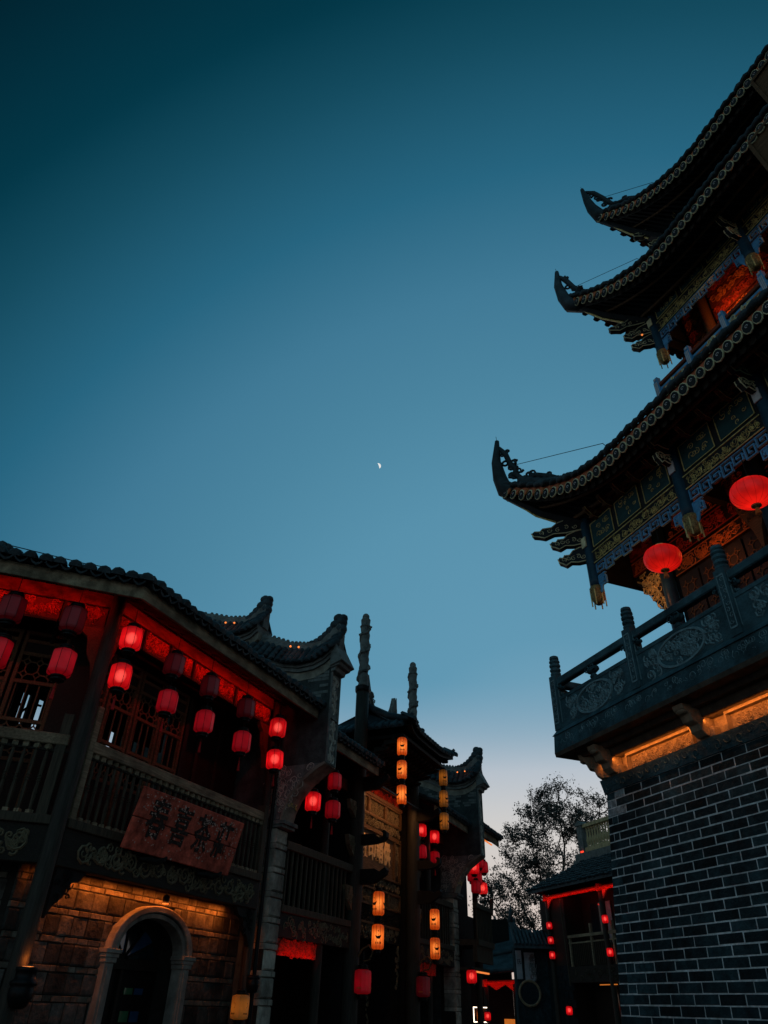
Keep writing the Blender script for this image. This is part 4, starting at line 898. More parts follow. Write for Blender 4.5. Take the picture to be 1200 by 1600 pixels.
# brick base, battered: offset grows towards the ground
bat = lambda z: max(0, (4.22-z))*.066
mb = MB()
for k in range(4):
    mb.M = side(k); mb.add([(-bat(0)+.004, -bat(0)+.004, 0), (10.6+bat(0)-.004, -bat(0)+.004, 0), (10.596, .004, 4.22), (.004, .004, 4.22)], [(0, 1, 2, 3)])
base = mb.build('brick_base', 'mortar', TW)
rn = random.Random(21); CH = .109; z = 4.215-CH; row = 0; cand = []
BL = .372
while z > .0:
    x0 = -bat(z+CH/2); off = [0, .5][row % 2]
    # corner closers
    xs = [x0]
    first = (.30 if row % 2 == 0 else .13)+bat(z)
    xs.append(x0+first*.62); xs.append(.02+(0 if row % 2 == 0 else .17))
    x = xs[-1]
    while x < 10.6: x += BL*(1+rn.uniform(-.03, .03)); xs.append(x)
    for a, b in zip(xs[:-1], xs[1:]):
        if b-a > .03: cand.append((a, b, z, row))
    z -= CH; row += 1
tb = math.tan(.066)
rest = MB(); nb_ = 0
for a, b, z, row in cand:
    vis = z > 1.38 and a < 3.25
    y = -bat(z+CH/2); jy = rn.uniform(-.005, .001); gap = rn.uniform(.005, .0075)
    L_ = T3((a+b)/2, y+.05+jy, z+CH/2+rn.uniform(-.002, .002)) @ Matrix.Rotation(rn.uniform(-.006, .006), 4, 'Y') @ Matrix.Rotation(-.066, 4, 'X') @ Matrix.Diagonal((b-a-2*gap, .1, CH-2*gap, 1))
    if vis and nb_ < 300:
        worn = (z > 3.75 and b < .55 and rn.random() < .45)
        obj('brick', ME_WORN if worn else ME_BRICK, base, L_); nb_ += 1
    else:
        rest.M = L_; rest.box(-.5, .5, -.5, .5, -.5, .5)
for k in (1, 2, 3):
    S = side(k); z = 4.215-CH; row = 0
    while z > 0:
        x = -bat(z)+(.0 if row % 2 else .18)
        while x+BL < 10.6+bat(z)-.02:
            rest.M = S @ T3(x+BL/2, -bat(z+CH/2)+.05, z+CH/2) @ Matrix.Rotation(-.066, 4, 'X'); rest.box(-BL/2+.006, BL/2-.006, -.05, .05, -CH/2+.006, CH/2-.006); x += BL
        z -= CH; row += 1
rest.M = None; rest.build('brick_rest', 'brick', base, kind='stuff')
# stone band, lit carved panels, corbels, ledge slab
def ring(name, o0, z0, o1, z1, m_, th=.6, bevel=0):
    mb = MB()
    for k in range(4):
        mb.M = side(k)
        f = lambda o, z, e: ((-o if e == 0 else 10.6+o), -o, z); i0, i1 = -th+0*o0, -th
        mb.add([f(o0, z0, 0), f(o0, z0, 1), f(o1, z1, 1), f(o1, z1, 0), f(-th, z0, 0), f(-th, z0, 1), f(-th, z1, 1), f(-th, z1, 0)], [(0, 1, 2, 3), (3, 2, 6, 7), (4, 5, 1, 0)])
    return mb.build(name, m_, TW, bevel=bevel)
ring('stone_band', .02, 4.215, .05, 4.40, 'balcony_stone')
mb = MB(); 
for i in range(34): spiral(mb, .1+i*.18, 4.31+(.02 if i % 2 else -.02), .065, 1.1, i*1.7, 1 if i % 2 else -1, .010, -.038)
mb.build('band_carving', 'balcony_stone', TW)
ring('panel_course', -.06, 4.40, -.06, 4.64, 'carved_stone')
def lit_panel(a, b):
    mb = MB(); t = .02
    mb.box(a, b, -.02, .07, 4.605, 4.64); mb.box(a, a+t, -.02, .07, 4.40, 4.605); mb.box(b-t, b, -.02, .07, 4.4, 4.605); p = mb.build('panel_frame', 'carved_stone', TW)
    mb = MB(); scrollfill(mb, a+.08, b-.08, 4.44, 4.58, .055, .055, .011, int(34*(b-a)), seed=int(a*10)); scrollband(mb, a+.06, b-.06, 4.43, 4.59, .055, .013, seed=3); mb.build('panel_carving', 'carved_stone', p)
for a, b in ((.56, 1.88), (2.46, 3.9), (4.5, 5.9), (6.5, 7.9)): lit_panel(a, b)
def corbel(M):
    mb = MB(M); mb.box(-.16, .16, -.05, .1, 4.40, 4.52); mb.prism([(.06, 4.40), (-.10, 4.42), (-.17, 4.48), (-.19, 4.55), (-.27, 4.58), (-.30, 4.66), (-.38, 4.72), (-.40, 4.78), (.06, 4.78)], -.09, .09, 'x')
    mb.ball((0, -.20, 4.60), .07, (1.5, 1, .6), 8, 5); mb.ball((0, -.33, 4.70), .06, (1.6, 1, .6), 8, 5); return mb.build('corbel', 'carved_stone', TW, bevel=.008)
for x in (2.12, 4.2, 6.2): corbel(T3(x, 0, 0))
corbel(T3(.05, .05, 0) @ RZ(-pi/4)); corbel(T3(.30, .0, 0)); corbel(T3(0, .3, 0) @ RZ(-pi/2))
ring('cornice_step', .12, 4.64, .14, 4.74, 'cornice_dark'); ring('cornice_step', .24, 4.74, .27, 4.80, 'cornice_dark')
mb = MB()
for i in range(16): spiral(mb, -.2+i*.36, 0, .1, 1.2, i, 1 if i % 2 else -1, .008, 0, k=10)
ring('ledge_soffit', .47, 4.80, .48, 4.86, 'cornice_dark')
ring('ledge', .48, 4.86, .465, 5.12, 'balcony_stone'); ring('ledge_moulding', .485, 5.12, .43, 5.20, 'balcony_stone', th=.3)
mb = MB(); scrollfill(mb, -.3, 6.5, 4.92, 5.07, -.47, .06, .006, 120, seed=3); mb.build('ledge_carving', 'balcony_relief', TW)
mb = MB(); mb.box(.0, 10.6, .0, 10.6, 5.1, 5.2); mb.build('gallery_floor', 'balcony_stone', TW)
area('ledge_light', aim((3.3, -.11, 4.60), (0, .8, -.42)), 6.4, .03, 17, (1, .30, .05), TW)
# stone balustrade: posts, rails, panels with medallions
PO = .36
def post_mesh():
    mb = MB(); mb.box(-.085, .085, -.085, .085, 5.2, 6.08)
    mb.lathe([(.075, 6.08), (.085, 6.10), (.085, 6.13), (.06, 6.14), (.088, 6.17), (.088, 6.20), (.065, 6.22), (.09, 6.245), (.09, 6.275), (.065, 6.295), (.088, 6.32), (.085, 6.345), (.06, 6.36), (.078, 6.38), (.07, 6.42), (.03, 6.44)], 12)
    return mb.mesh('post', 'balcony_stone')
def post_relief():
    mb = MB()
    for S in (I4, RZ(pi/2), RZ(-pi/2), RZ(pi)):
        mb.M = S; mb.box(-.055, -.045, -.092, -.085, 5.3, 6.0); mb.box(.045, .055, -.092, -.085, 5.3, 6.0); mb.box(-.045, .045, -.092, -.085, 5.29, 5.31); mb.box(-.045, .045, -.092, -.085, 5.98, 6.0)
        for i in range(8): spiral(mb, (.015 if i % 2 else -.015), 5.37+i*.08, .034, 1.1, i, 1 if i % 2 else -1, .007, -.088, k=8)
    return mb.mesh('post_carving', 'balcony_relief')
M_PO, M_PR = post_mesh(), post_relief()
PX = [-PO, 1.53, 3.33, 5.3, 7.27, 9.07]
def rail_side(S, det):
    for i, x in enumerate(PX):
        o = obj('post', M_PO, TW, S @ T3(x, -PO, 0)); obj('post_carving', M_PR, o)
    xs = PX+[10.6+PO]
    for a, b in zip(xs[:-1], xs[1:]):
        a += .085; b -= .085; c = (a+b)/2
        mb = MB(S); mb.box(a, b, -PO-.06, -PO+.06, 5.90, 6.02); mb.build('hand_rail', 'balcony_stone', TW, bevel=.015)
        mb = MB(S); mb.box(a, b, -PO-.045, -PO+.045, 5.2, 5.70); mb.box(a, b, -PO-.055, -PO+.055, 5.64, 5.70); p = mb.build('stone_panel', 'balcony_stone', TW, bevel=.006)
        mb = MB(S)
        for sx_ in (a+.04, c, b-.04):
            r = .10 if sx_ == c else .055
            mb.ball((sx_, -PO, 5.74), r*.6, (1.2, .8, .8), 8, 5); mb.ball((sx_, -PO, 5.84), r, (1.35, .75, .6), 8, 5)
            spiral(mb, sx_-r*.7, 5.84, r*.6, 1.2, 0, 1, .014, -PO-.06, k=9); spiral(mb, sx_+r*.7, 5.84, r*.6, 1.2, pi, -1, .014, -PO-.06, k=9)
        mb.build('rail_support', 'balcony_stone', TW, True)
        if det:
            mb = MB(S); n = 28; rx, rz = .42, .205
            mb.tube([(c+rx*cos(2*pi*i/n), -PO-.05, 5.42+rz*sin(2*pi*i/n)) for i in range(n+1)], .022, 5)
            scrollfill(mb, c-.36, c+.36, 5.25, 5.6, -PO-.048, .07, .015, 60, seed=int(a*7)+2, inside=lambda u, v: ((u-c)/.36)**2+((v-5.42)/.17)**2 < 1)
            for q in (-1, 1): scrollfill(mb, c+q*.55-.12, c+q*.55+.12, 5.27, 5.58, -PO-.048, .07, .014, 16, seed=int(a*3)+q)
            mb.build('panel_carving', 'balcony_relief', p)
rail_side(I4, True); rail_side(side(3), False)
# tiers of eaves
TIERS = [dict(zm=8.84, om=.46, pc=.78, rise=1.18, t0=.564, pw=2.2, oin=-1.62, zin=11.15, of=-.25, zf=8.95),
         dict(zm=13.59, om=-.78, pc=-.60, rise=1.42, t0=.43, pw=2.0, oin=-2.3, zin=15.2, of=-1.72, zf=13.65),
         dict(zm=16.04, om=-1.48, pc=-1.38, rise=1.75, t0=.26, pw=2.0, oin=-4.6, zin=20.2, of=-2.4, zf=16.1)]
def tile_cap_mesh():
    # pointed drip tile: cream rim, dark face, small curl
    mb = MB(); sh = [(-.075, .03), (-.082, -.03), (-.055, -.085), (0, -.11), (.055, -.085), (.082, -.03), (.075, .03), (.04, .075), (0, .09), (-.04, .075)]
    mb.mi = 1; mb.prism(sh, -.012, .012, 'y'); mb.mi = 0; mb.prism([(a*.84, b*.84-.003) for a, b in sh], -.02, -.0125, 'y')
    mb.mi = 2
    k = 7; mb.tube([(.026*(1-.6*i/k)*cos(i*.9), -.022, .0+.026*(1-.6*i/k)*sin(i*.9)) for i in range(k)], .006, 4)
    return mb.mesh('drip_tile', ['tower_wood', 'paint_cream', 'paint_white'])
def tile_mid_mesh():
    mb = MB(); sh = [(-.045, .03), (-.03, -.045), (0, -.07), (.03, -.045), (.045, .03), (0, .06)]
    mb.mi = 1; mb.prism(sh, -.008, .008, 'y'); mb.mi = 0; mb.prism([(a*.65, b*.65) for a, b in sh], -.014, -.0085, 'y'); return mb.mesh('gap_tile', ['terracotta', 'paint_orange'])
def lump_mesh():
    mb = MB(); mb.tube([(-.10, -.03, -.01), (-.05, -.05, .02), (.03, -.04, .05), (.10, .0, .045), (.15, .04, .02)], [.03, .055, .06, .055, .035], 8); return mb.mesh('roll_tile', 'tile', True)
M_DT, M_MT, M_LU = tile_cap_mesh(), tile_mid_mesh(), lump_mesh()
def ept(T_, t, k=0):
    g_ = max(0, (abs(t)-T_['t0'])/(1-T_['t0']))**T_['pw']; om = T_['om']-(.42 if k == 3 else 0); o = om+(T_['pc']-om)*g_
    return Vector((HF+t*(HF+o), -o, T_['zm']+T_['rise']*g_))
for ti, T_ in enumerate(TIERS):
    deck, sof, fas, fas2, raf, pur = MB(), MB(), MB(), MB(), MB(), MB(); N = 48
    ts = [2*i/N-1 for i in range(N+1)]
    for k in range(4):
        S = side(k)
        for q in (deck, sof, fas, fas2, raf, pur): q.M = S
        E = [ept(T_, t, k) for t in ts]
        inn = [Vector((HF+t*(HF+T_['oin']), -T_['oin'], T_['zin'])) for t in ts]
        rows = []
        for v in (0, .15, .35, .6, .8, 1):
            rw = []
            for a, b in zip(E, inn):
                c = a.lerp(b, v); c.z = T_['zm']+(b.z-T_['zm'])*v+(a.z-T_['zm'])*(1-v)**2.6+.19-.22*sin(pi*v); rw.append(c)
            rows.append(rw)
        deck.grid(rows)
        fr_ = [Vector((HF+t*(HF+T_['of']), -T_['of'], T_['zf'])) for t in ts]
        sof.grid([[e+Vector((0, .02, .03)) for e in E], [a.lerp(b, .5)+Vector((0, 0, .10)) for a, b in zip(E, fr_)], fr_])
        fas.grid([[e+Vector((0, -.012, -.005)) for e in E], [e+Vector((0, .03, .225)) for e in E]]); fas.grid([[e+Vector((0, .03, -.005)) for e in E], [e+Vector((0, .08, .225)) for e in E]])
        fas2.grid([[a+Vector((0, .16, -.10)) for a in E[1:-1]], [a+Vector((0, .13, .02)) for a in E[1:-1]]])
        for i in range(0, N+1):
            a, b = E[i], fr_[i]; raf.beam(a+Vector((0, .08, -.0)), b+Vector((0, 0, -.02)), .05, .07)
        for f, r in ((.45, .03), (.85, .04)):
            pur.tube([a.lerp(b, f)+Vector((0, 0, -.06)) for a, b in zip(E, fr_)], r, 6)
    deck.build('roof_deck', 'tile', TW); sof.build('soffit', 'tower_wood', TW); fas.build('eave_band', 'terracotta', TW); fas2.build('eave_board', 'eave_plank', TW)
    raf.build('rafter', 'tower_wood', TW, kind='stuff'); pur.build('eave_purlin', 'wood_brown', TW)
    # tiles along the front eave (single pieces) and along the other sides (one piece)
    jr = random.Random(ti+50); L_ = 2*(HF+T_['pc']); n = round(L_/.178); other = MB(); otherl = MB()
    dtv = [M_DT.vertices[i].co for i in range(len(M_DT.vertices))]
    for k in range(4):
        S = side(k)
        for i in range(n):
            t = 2*(i+.5)/n-1; p = ept(T_, t, k); q = ept(T_, min(1, t+.01), k); sl = atan2(q.z-p.z, q.x-p.x); yaw = atan2(q.y-p.y, q.x-p.x)
            Mx = S @ T3(p.x, p.y-.03, p.z+.01) @ RZ(yaw) @ Matrix.Rotation(-sl+jr.uniform(-.09, .09), 4, 'Y') @ Matrix.Rotation(.12+jr.uniform(-.12, .12), 4, 'X') @ Matrix.Scale(jr.uniform(.92, 1.06), 4)
            Mg = S @ T3((p.x+q.x)/2+.085, p.y-.015, p.z+.05+.085*tan(sl)) @ RZ(yaw) @ Matrix.Rotation(-sl, 4, 'Y')
            Ml = S @ T3(p.x, p.y+.02, p.z+.215) @ RZ(yaw) @ Matrix.Rotation(-sl+jr.uniform(-.12, .12), 4, 'Y') @ Matrix.Rotation(.25+jr.uniform(-.2, .2), 4, 'X')
            if k == 0 and p.x < 7:
                obj('drip_tile', M_DT, TW, Mx); obj('gap_tile', M_MT, TW, Mg)
                obj('roll_tile', M_LU, TW, Ml @ Matrix.Scale(.85+.12*(i % 3)/2, 4))
            else:
                other.M = Mx; other.prism([(-.075, .03), (-.055, -.085), (0, -.11), (.055, -.085), (.075, .03), (0, .09)], -.012, .012, 'y')
                if i % 2 == 0: otherl.M = Ml; otherl.tube([(0, -.07, 0), (0, -.03, .035), (0, .1, .08), (0, .3, .16)], [.045, .075, .075, .065], 6)
    other.M = None; otherl.M = None
    other.build('eave_tile_rest', 'tile', TW, kind='stuff'); otherl.build('roll_tile_rest', 'tile', TW, kind='stuff')
    row2 = MB()
    for i in range(n):
        t = 2*(i+.5)/n-1; p = ept(T_, t)
        if p.x < 7 and i > 1: row2.M = T3(p.x+.09, p.y+.10, p.z-.10); row2.prism([(-.06, .05), (-.05, -.05), (0, -.075), (.05, -.05), (.06, .05)], -.008, .008, 'y')
    row2.M = None; row2.build('under_tile', 'wood_dark', TW, kind='stuff')
    # hips and upturned horn ornaments on the four corners
    zc = T_['zm']+T_['rise']; pc = T_['pc']
    horns = [([(.35, 9.98), (.58, 9.96), (.74, 10.08), (.80, 10.42), (.83, 10.85), (.79, 11.4)], [.09, .11, .11, .09, .06, .02],
              [(.77, 11.2), (.68, 10.99), (.62, 10.66), (.55, 10.58), (.57, 10.42), (.45, 10.2), (.3, 10.28), (.1, 10.16), (-.1, 9.95)], [(.70, 10.76, .06), (.62, 10.42, .06), (.38, 10.34, .05)]),
             ([(-1.0, 14.85), (-.8, 14.8), (-.62, 14.94), (-.55, 15.25), (-.5, 15.75), (-.52, 16.27)], [.08, .11, .11, .09, .06, .02],
              [(-.55, 16.05), (-.64, 15.85), (-.73, 15.52), (-.80, 15.38), (-.78, 15.25), (-.93, 15.05), (-1.1, 15.12), (-1.3, 14.98), (-1.5, 14.85)], [(-.65, 15.6, .06), (-.72, 15.25, .06), (-.98, 15.18, .05)]),
             ([(-1.75, 17.8), (-1.55, 17.75), (-1.42, 17.9), (-1.34, 18.25), (-1.29, 18.7), (-1.25, 19.28)], [.08, .11, .11, .09, .06, .02],
              [(-1.3, 19.1), (-1.42, 18.95), (-1.54, 18.62), (-1.62, 18.35), (-1.7, 18.15), (-1.95, 18.2), (-2.2, 18.0)], [(-1.46, 18.7, .06), (-1.55, 18.3, .06), (-1.8, 18.18, .05)])][ti]
    for k in range(4):
        S = side(k); D_ = lambda p, z: (-p, -p, z)
        mb = MB(S); mb.tube([D_(p, z) for p, z in horns[0]], [r*1.35+.02 for r in horns[1]], 8); mb.tube([D_(p, z) for p, z in horns[2]], [.045]+[.065]*(len(horns[2])-2)+[.08], 6); mb.tube([D_(p-.04, z-.12) for p, z in horns[2][4:]], .05, 6)
        for p, z, r in horns[3]: mb.tube([D_(p+.707*r*cos(a*.7), z+r*sin(a*.7)) for a in range(10)], .025, 5)
        hr = random.Random(ti*7+1)
        for j in range(1, len(horns[2])-1):
            p, z = horns[2][j]
            for q in range(2):
                cp, cz = p+hr.uniform(-.05, .07), z+hr.uniform(-.08, .10); ph = hr.uniform(0, 6.28); dr_ = hr.choice((-1, 1)); rr_ = hr.uniform(.05, .085)
                mb.tube([D_(cp+.8*rr_*(1-.8*t_/9)*cos(ph+dr_*t_*.8), cz+rr_*(1-.8*t_/9)*sin(ph+dr_*t_*.8)) for t_ in range(10)], [.028*(1-.05*t_) for t_ in range(10)], 5)
        mb.tube([D_(*horns[0][-1]), D_(horns[0][-1][0]+.01, horns[0][-1][1]+.14)], .005, 4)
        mb.build('horn_ornament', 'tile', TW, True)
        mb = MB(S); a, b = Vector(D_(pc-.25, zc+.22)), Vector(D_(T_['oin'], T_['zin']+.1)); pts = []
        for i in range(9):
            v = i/8; c = a.lerp(b, v); c.z = T_['zm']+(b.z-T_['zm'])*v+(a.z-T_['zm'])*(1-v)**2.6-.16*sin(pi*v); pts.append(c)
        mb.tube(pts, .10, 8)
        for i in range(8):
            for j in range(3): c = pts[i].lerp(pts[i+1], j/3); mb.ball((c.x, c.y, c.z+.1), .06, (1, 1, .8), 6, 4)
        mb.build('hip_ridge', 'tile', TW, True)
        # hip rafter below the corner with pale edging
        p0, z0 = pc-.02, zc-.02; pf, zf = T_['of'], T_['zf']-.05
        mb = MB(S); q0, q1 = Vector(D_(p0, z0-.06)), Vector(D_(pf, zf)); qm = q0.lerp(q1, .5)-Vector((0, 0, .10)); mb.tube([q0, qm, q1], [.06, .1, .11], 6); mb.build('hip_rafter', 'tower_wood', TW)
        if k in (0, 3):
            mb = MB(S); mb.tube([D_(p0+.0, z0-.05), D_(p0*.6+pf*.4-.0, z0*.55+zf*.45-.20), D_(p0*.35+pf*.65, z0*.3+zf*.7-.16)], .022, 5); mb.build('rafter_edging', 'paint_gold', TW)
    mb = MB(); hz = horns[2]; a = D_(hz[2][0]-.02, hz[2][1]); e_ = ept(T_, -.62)
    mb.tube([Vector(a), Vector((e_.x, e_.y+.15, e_.z+.62)), Vector((e_.x+.12, e_.y+.15, e_.z+.4))], .007, 4); mb.build('roof_wire', 'iron', TW)
# carved bracket board, in a plane; u outwards, v up
def carved(M, L_, h, th=.09, m_='tower_wood', parent=None, flip=1):
    pl = [(0, 0), (L_*.35, -.01), (L_*.6, .02), (L_*.78, -.03), (L_*.9, .02), (L_, .05), (L_*1.04, .12), (L_*.97, .17), (L_*.86, .15), (L_*.8, .2), (L_*.62, .19), (L_*.5, h*.85), (L_*.25, h), (0, h)]
    mb = MB(M); mb.prism(pl, -th/2, th/2, 'y'); b = mb.build('carved_bracket', m_, TW)
    mb = MB(M)
    for sg in (-1, 1):
        mb.tube([(u, sg*(th/2+.002), v+.012) for u, v in pl[:7]], .011, 4); mb.tube([(u, sg*(th/2+.002), v-.012) for u, v in pl[7:]], .011, 4)
        for i in range(5): spiral(mb, L_*(.16+.17*i), .10+.02*(i % 2), .05, 1.2, i, 1 if i % 2 else -1, .007, sg*(th/2+.002), k=9)
    mb.build('bracket_gilding', 'paint_cream', b)
def hang_post(x, y, z0, z1, r=.10):
    column(TW, I4, x, y, z0+.3, z1, r, 'hanging_post', 'tower_post')
    mb = MB(); mb.lathe([(r*.5, z0+.02), (r*.8, z0+.05), (r*1.15, z0+.12), (r*1.2, z0+.2), (r*1.0, z0+.23), (r*1.25, z0+.26), (r*1.25, z0+.32), (r*1.0, z0+.36)], 12, (x, y, 0))
    b = mb.build('post_lotus', 'lotus', TW, True); mb = MB()
    for i in range(6): a = i*pi/3; mb.tube([(x+r*1.15*cos(a), y+r*1.15*sin(a), z0+.28), (x+r*1.15*cos(a), y+r*1.15*sin(a), z0-.02)], .012, 5)
    mb.build('lotus_rod', 'paint_gold', b)
    mb = MB(); mb.box(x-.06, x+.06, y-.12, y-.10, z1-.62, z1-.42); mb.build('post_plaque', 'paint_white' if (x > 2 and z0 < 8) else 'paint_cream', TW)
def fretwork(mb, x0, x1, z0, z1, y, t=.02):
    h = z1-z0; n = max(2, round((x1-x0)/(h*.95))); w_ = (x1-x0)/n
    B = lambda a, b, c, d: mb.box(a, b, y-.018, y+.018, c, d)
    B(x0, x1, z1-t, z1)
    for i in range(n):
        a = x0+i*w_; s_ = i % 2; lo_ = z0 if s_ else z0+h*.22
        B(a, a+t, lo_, z1-t); B(a+t, a+w_*.78, lo_, lo_+t); B(a+w_*.78, a+w_*.78+t, lo_, z1-h*.28); B(a+w_*.3, a+w_*.78, z1-h*.28-t, z1-h*.28); B(a+w_*.3, a+w_*.3+t, lo_+h*.28, z1-h*.28-t)
        B(a+w_*.3+t, a+w_*.58, lo_+h*.28, lo_+h*.28+t); B(a+w_*.78+t, a+w_, z0+h*.5, z0+h*.5+t)
def level(xs, yf, z_bot, zg0, zg1, zb0, zu1):
    # hanging posts along the front and round the left corner, gilt band, blue fretwork
    for x in xs: hang_post(x, yf, z_bot, zu1+.15)
    for a, b in zip(xs[:-1], xs[1:]):
        a += .1; b -= .1
        for S in ((I4, 1), (side(3), 0)) if a < xs[0]+.2 else ((I4, 1),):
            pass
        mb = MB(); mb.box(a, b, yf-.02, yf+.04, zg1+.02, zu1); up_ = mb.build('upper_board', 'tower_wood', TW)
        mb = MB(); n = max(2, round((b-a)/.75))
        for i in range(n):
            c, d = a+(b-a)*i/n+.06, a+(b-a)*(i+1)/n-.06; mb.box(c, d, yf-.032, yf-.0205, zg1+.07, zu1-.06)
        mb.build('painted_field', 'paint_teal', up_)
        mb = MB()
        for i in range(n):
            c, d = a+(b-a)*i/n+.06, a+(b-a)*(i+1)/n-.06; z0, z1 = zg1+.07, zu1-.06
            for q in ((c, z0, d, z0), (d, z0, d, z1), (d, z1, c, z1), (c, z1, c, z0)): mb.beam((q[0], yf-.035, q[1]), (q[2], yf-.035, q[3]), .012, .012)
            scrollfill(mb, c+.1, d-.1, z0+.06, z1-.06, yf-.035, .06, .007, 9, seed=i)
        mb.build('field_gilding', 'paint_gold', up_)
        mb = MB(); mb.box(a, b, yf-.035, yf+.045, zg0, zg1); gb = mb.build('gilt_band', 'tower_wood', TW)
        mb = MB(); mb.box(a, b, yf-.05, yf-.035, zg1-.015, zg1); mb.box(a, b, yf-.05, yf-.035, zg0, zg0+.015)
        scrollfill(mb, a+.06, b-.06, zg0+.05, zg1-.05, yf-.04, .045, .005, int(34*(b-a)), seed=4); scrollband(mb, a+.04, b-.04, zg0+.03, zg1-.03, yf-.04, .006, seed=8); mb.build('band_gilding', 'paint_gold', gb)
        mb = MB(); fretwork(mb, a, b, zb0, zg0-.005, yf); fretwork(mb, a, a+.2, zb0-.22, zb0-.01, yf); fretwork(mb, b-.2, b, zb0-.22, zb0-.01, yf); mb.prism([(a, zb0), (a+.18, zb0), (a+.05, zb0-.32), (a, zb0-.36)], yf-.012, yf+.012, 'y'); mb.prism([(b, zb0), (b-.18, zb0), (b-.05, zb0-.32), (b, zb0-.36)], yf-.012, yf+.012, 'y'); mb.build('blue_fretwork', 'paint_blue', TW)
    # same band on the side beyond the corner, simple
    S = side(3)
    mb = MB(S); w_ = 10.6; mb.box(w_-xs[-1] if False else 10.6-xs[1]+0, 10.6-xs[0], yf-.02, yf+.04, zb0, zu1); mb.build('side_band', 'tower_wood', TW)
    # inner beam joining posts to the core
    for x in xs:
        mb = MB(); mb.box(x-.06, x+.06, yf, yf+1.0, zg0+.05, zg1+.1); mb.build('tie_beam', 'tower_wood', TW)
X1L = [.27, 2.56, 4.24, 6.36, 8.04, 10.33]
level(X1L, .25, 7.22, 7.98, 8.22, 7.74, 8.82)
level([1.75, 4.12, 6.48, 8.85], 1.72, 12.28, 13.14, 13.40, 12.90, 13.85)
level([2.4, 4.3, 6.3, 8.2], 2.4, 15.4, 15.75, 15.95, 15.5, 16.25)
# carved brackets at the corners and at each post
for (p, zz, Ls) in ((-.26, 8.1, [(.42, .0), (.5, .36), (.75, .66)]), (-1.76, 12.85, [(.42, .05), (.5, .40), (.7, .75)]), (-2.4, 16.0, [(.4, .0), (.6, .5)])):
    for L_, dz in Ls: carved(T3(-p, -p, zz+dz) @ RZ(radians(225)) @ T3(.04, 0, 0), L_*1.22, .31, .11)
for x in X1L[1:5]:
    for L_, dz in ((.32, .55), (.42, .85)): carved(T3(x, .25, 7.95+dz) @ RZ(-pi/2) @ T3(.05, 0, 0), L_, .2, .07)
for x in (4.12, 6.48):
    for L_, dz in ((.32, .55), (.42, .85)): carved(T3(x, 1.72, 12.6+dz) @ RZ(-pi/2) @ T3(.05, 0, 0), L_, .2, .07)
for x in (4.3, 6.3): carved(T3(x, 2.4, 16.1) @ RZ(-pi/2) @ T3(.05, 0, 0), .4, .2, .07)
for (xs_, y, z) in ((X1L, .25, 8.86), ([1.75, 4.12, 6.48, 8.85], 1.72, 13.88), ([2.4, 4.3, 6.3, 8.2], 2.4, 16.28)):
    for a, b in zip(xs_[:-1], xs_[1:]):
        n = max(2, round((b-a)/.38))
        for i in range(1, n):
            x = a+(b-a)*i/n
            if x > 6.6: continue
            mb = MB(T3(x, y, z-.12)); mb.prism([(.05, 0), (-.14, .02), (-.2, .07), (-.16, .10), (-.28, .13), (-.30, .2), (.05, .2)], -.03, .03, 'x'); mb.box(-.11, .11, -.12, -.07, .07, .13); cb_ = mb.build('cloud_bracket', 'wood_brown', TW)
            mb = MB(T3(x, y, z-.12))
            for sg in (-.033, .033): mb.tube([(sg, -.02, .02), (sg, -.14, .035), (sg, -.19, .075), (sg, -.27, .14), (sg, -.29, .19)], .006, 4)
            mb.build('bracket_gilding', 'paint_gold', cb_)
# inner cores
mb = MB(); mb.box(1.15, 9.45, 1.15, 9.45, 5.2, 9.6); mb.build('hall_wall', 'tower_wood', TW)
for x in (1.08, 3.2, 5.3, 7.4, 9.52):
    column(TW, I4, x, 1.06, 5.2, 9.0, .11, 'hall_column', 'tower_post')
for a, b in ((1.25, 3.05), (3.35, 5.15), (5.45, 7.25)):
    for z0, z1, m_ in ((7.45, 7.72, 'wood_red'), (7.78, 8.1, 'paint_red'), (8.15, 8.5, 'wood_red')):
        mb = MB(); mb.box(a, b, 1.09, 1.14, z0, z1); tp = mb.build('transom_panel', 'wood_dark', TW)
        mb = MB(); scrollfill(mb, a+.1, b-.1, z0+.06, z1-.06, 1.085, .07, .011, int(40*(b-a)), seed=int(a*10+z0)); mb.beam((a, 1.085, z0+.01), (b, 1.085, z0+.01), .015, .015); mb.beam((a, 1.085, z1-.01), (b, 1.085, z1-.01), .015, .015); mb.build('transom_carving', m_ if m_ != 'wood_red' else 'paint_orange', tp)
    for i in range(4):
        c, d = a+(b-a)*i/4+.02, a+(b-a)*(i+1)/4-.02
        mb = MB(); mb.box(c, d, 1.10, 1.14, 5.3, 7.4); dl = mb.build('door_leaf', 'tower_wood', TW); mb = MB(); lattice(mb, c+.05, d-.05, 6.2, 7.3, 1.095, .18, .014); mb.build('lattice', 'wood_brown', dl)
for z0, z1, m_ in ((7.9, 8.15, 'paint_orange'), (8.2, 8.5, 'paint_red')):
    mb = MB(); mb.box(.36, .98, 1.03, 1.08, z0, z1); tp = mb.build('transom_panel', 'wood_red', TW)
    mb = MB(); scrollfill(mb, .42, .92, z0+.05, z1-.05, 1.025, .06, .011, 22, seed=int(z0*10)); mb.beam((.37, 1.025, z0+.012), (.97, 1.025, z0+.012), .015, .015); mb.beam((.37, 1.025, z1-.012), (.97, 1.025, z1-.012), .015, .015); mb.build('transom_carving', m_, tp)
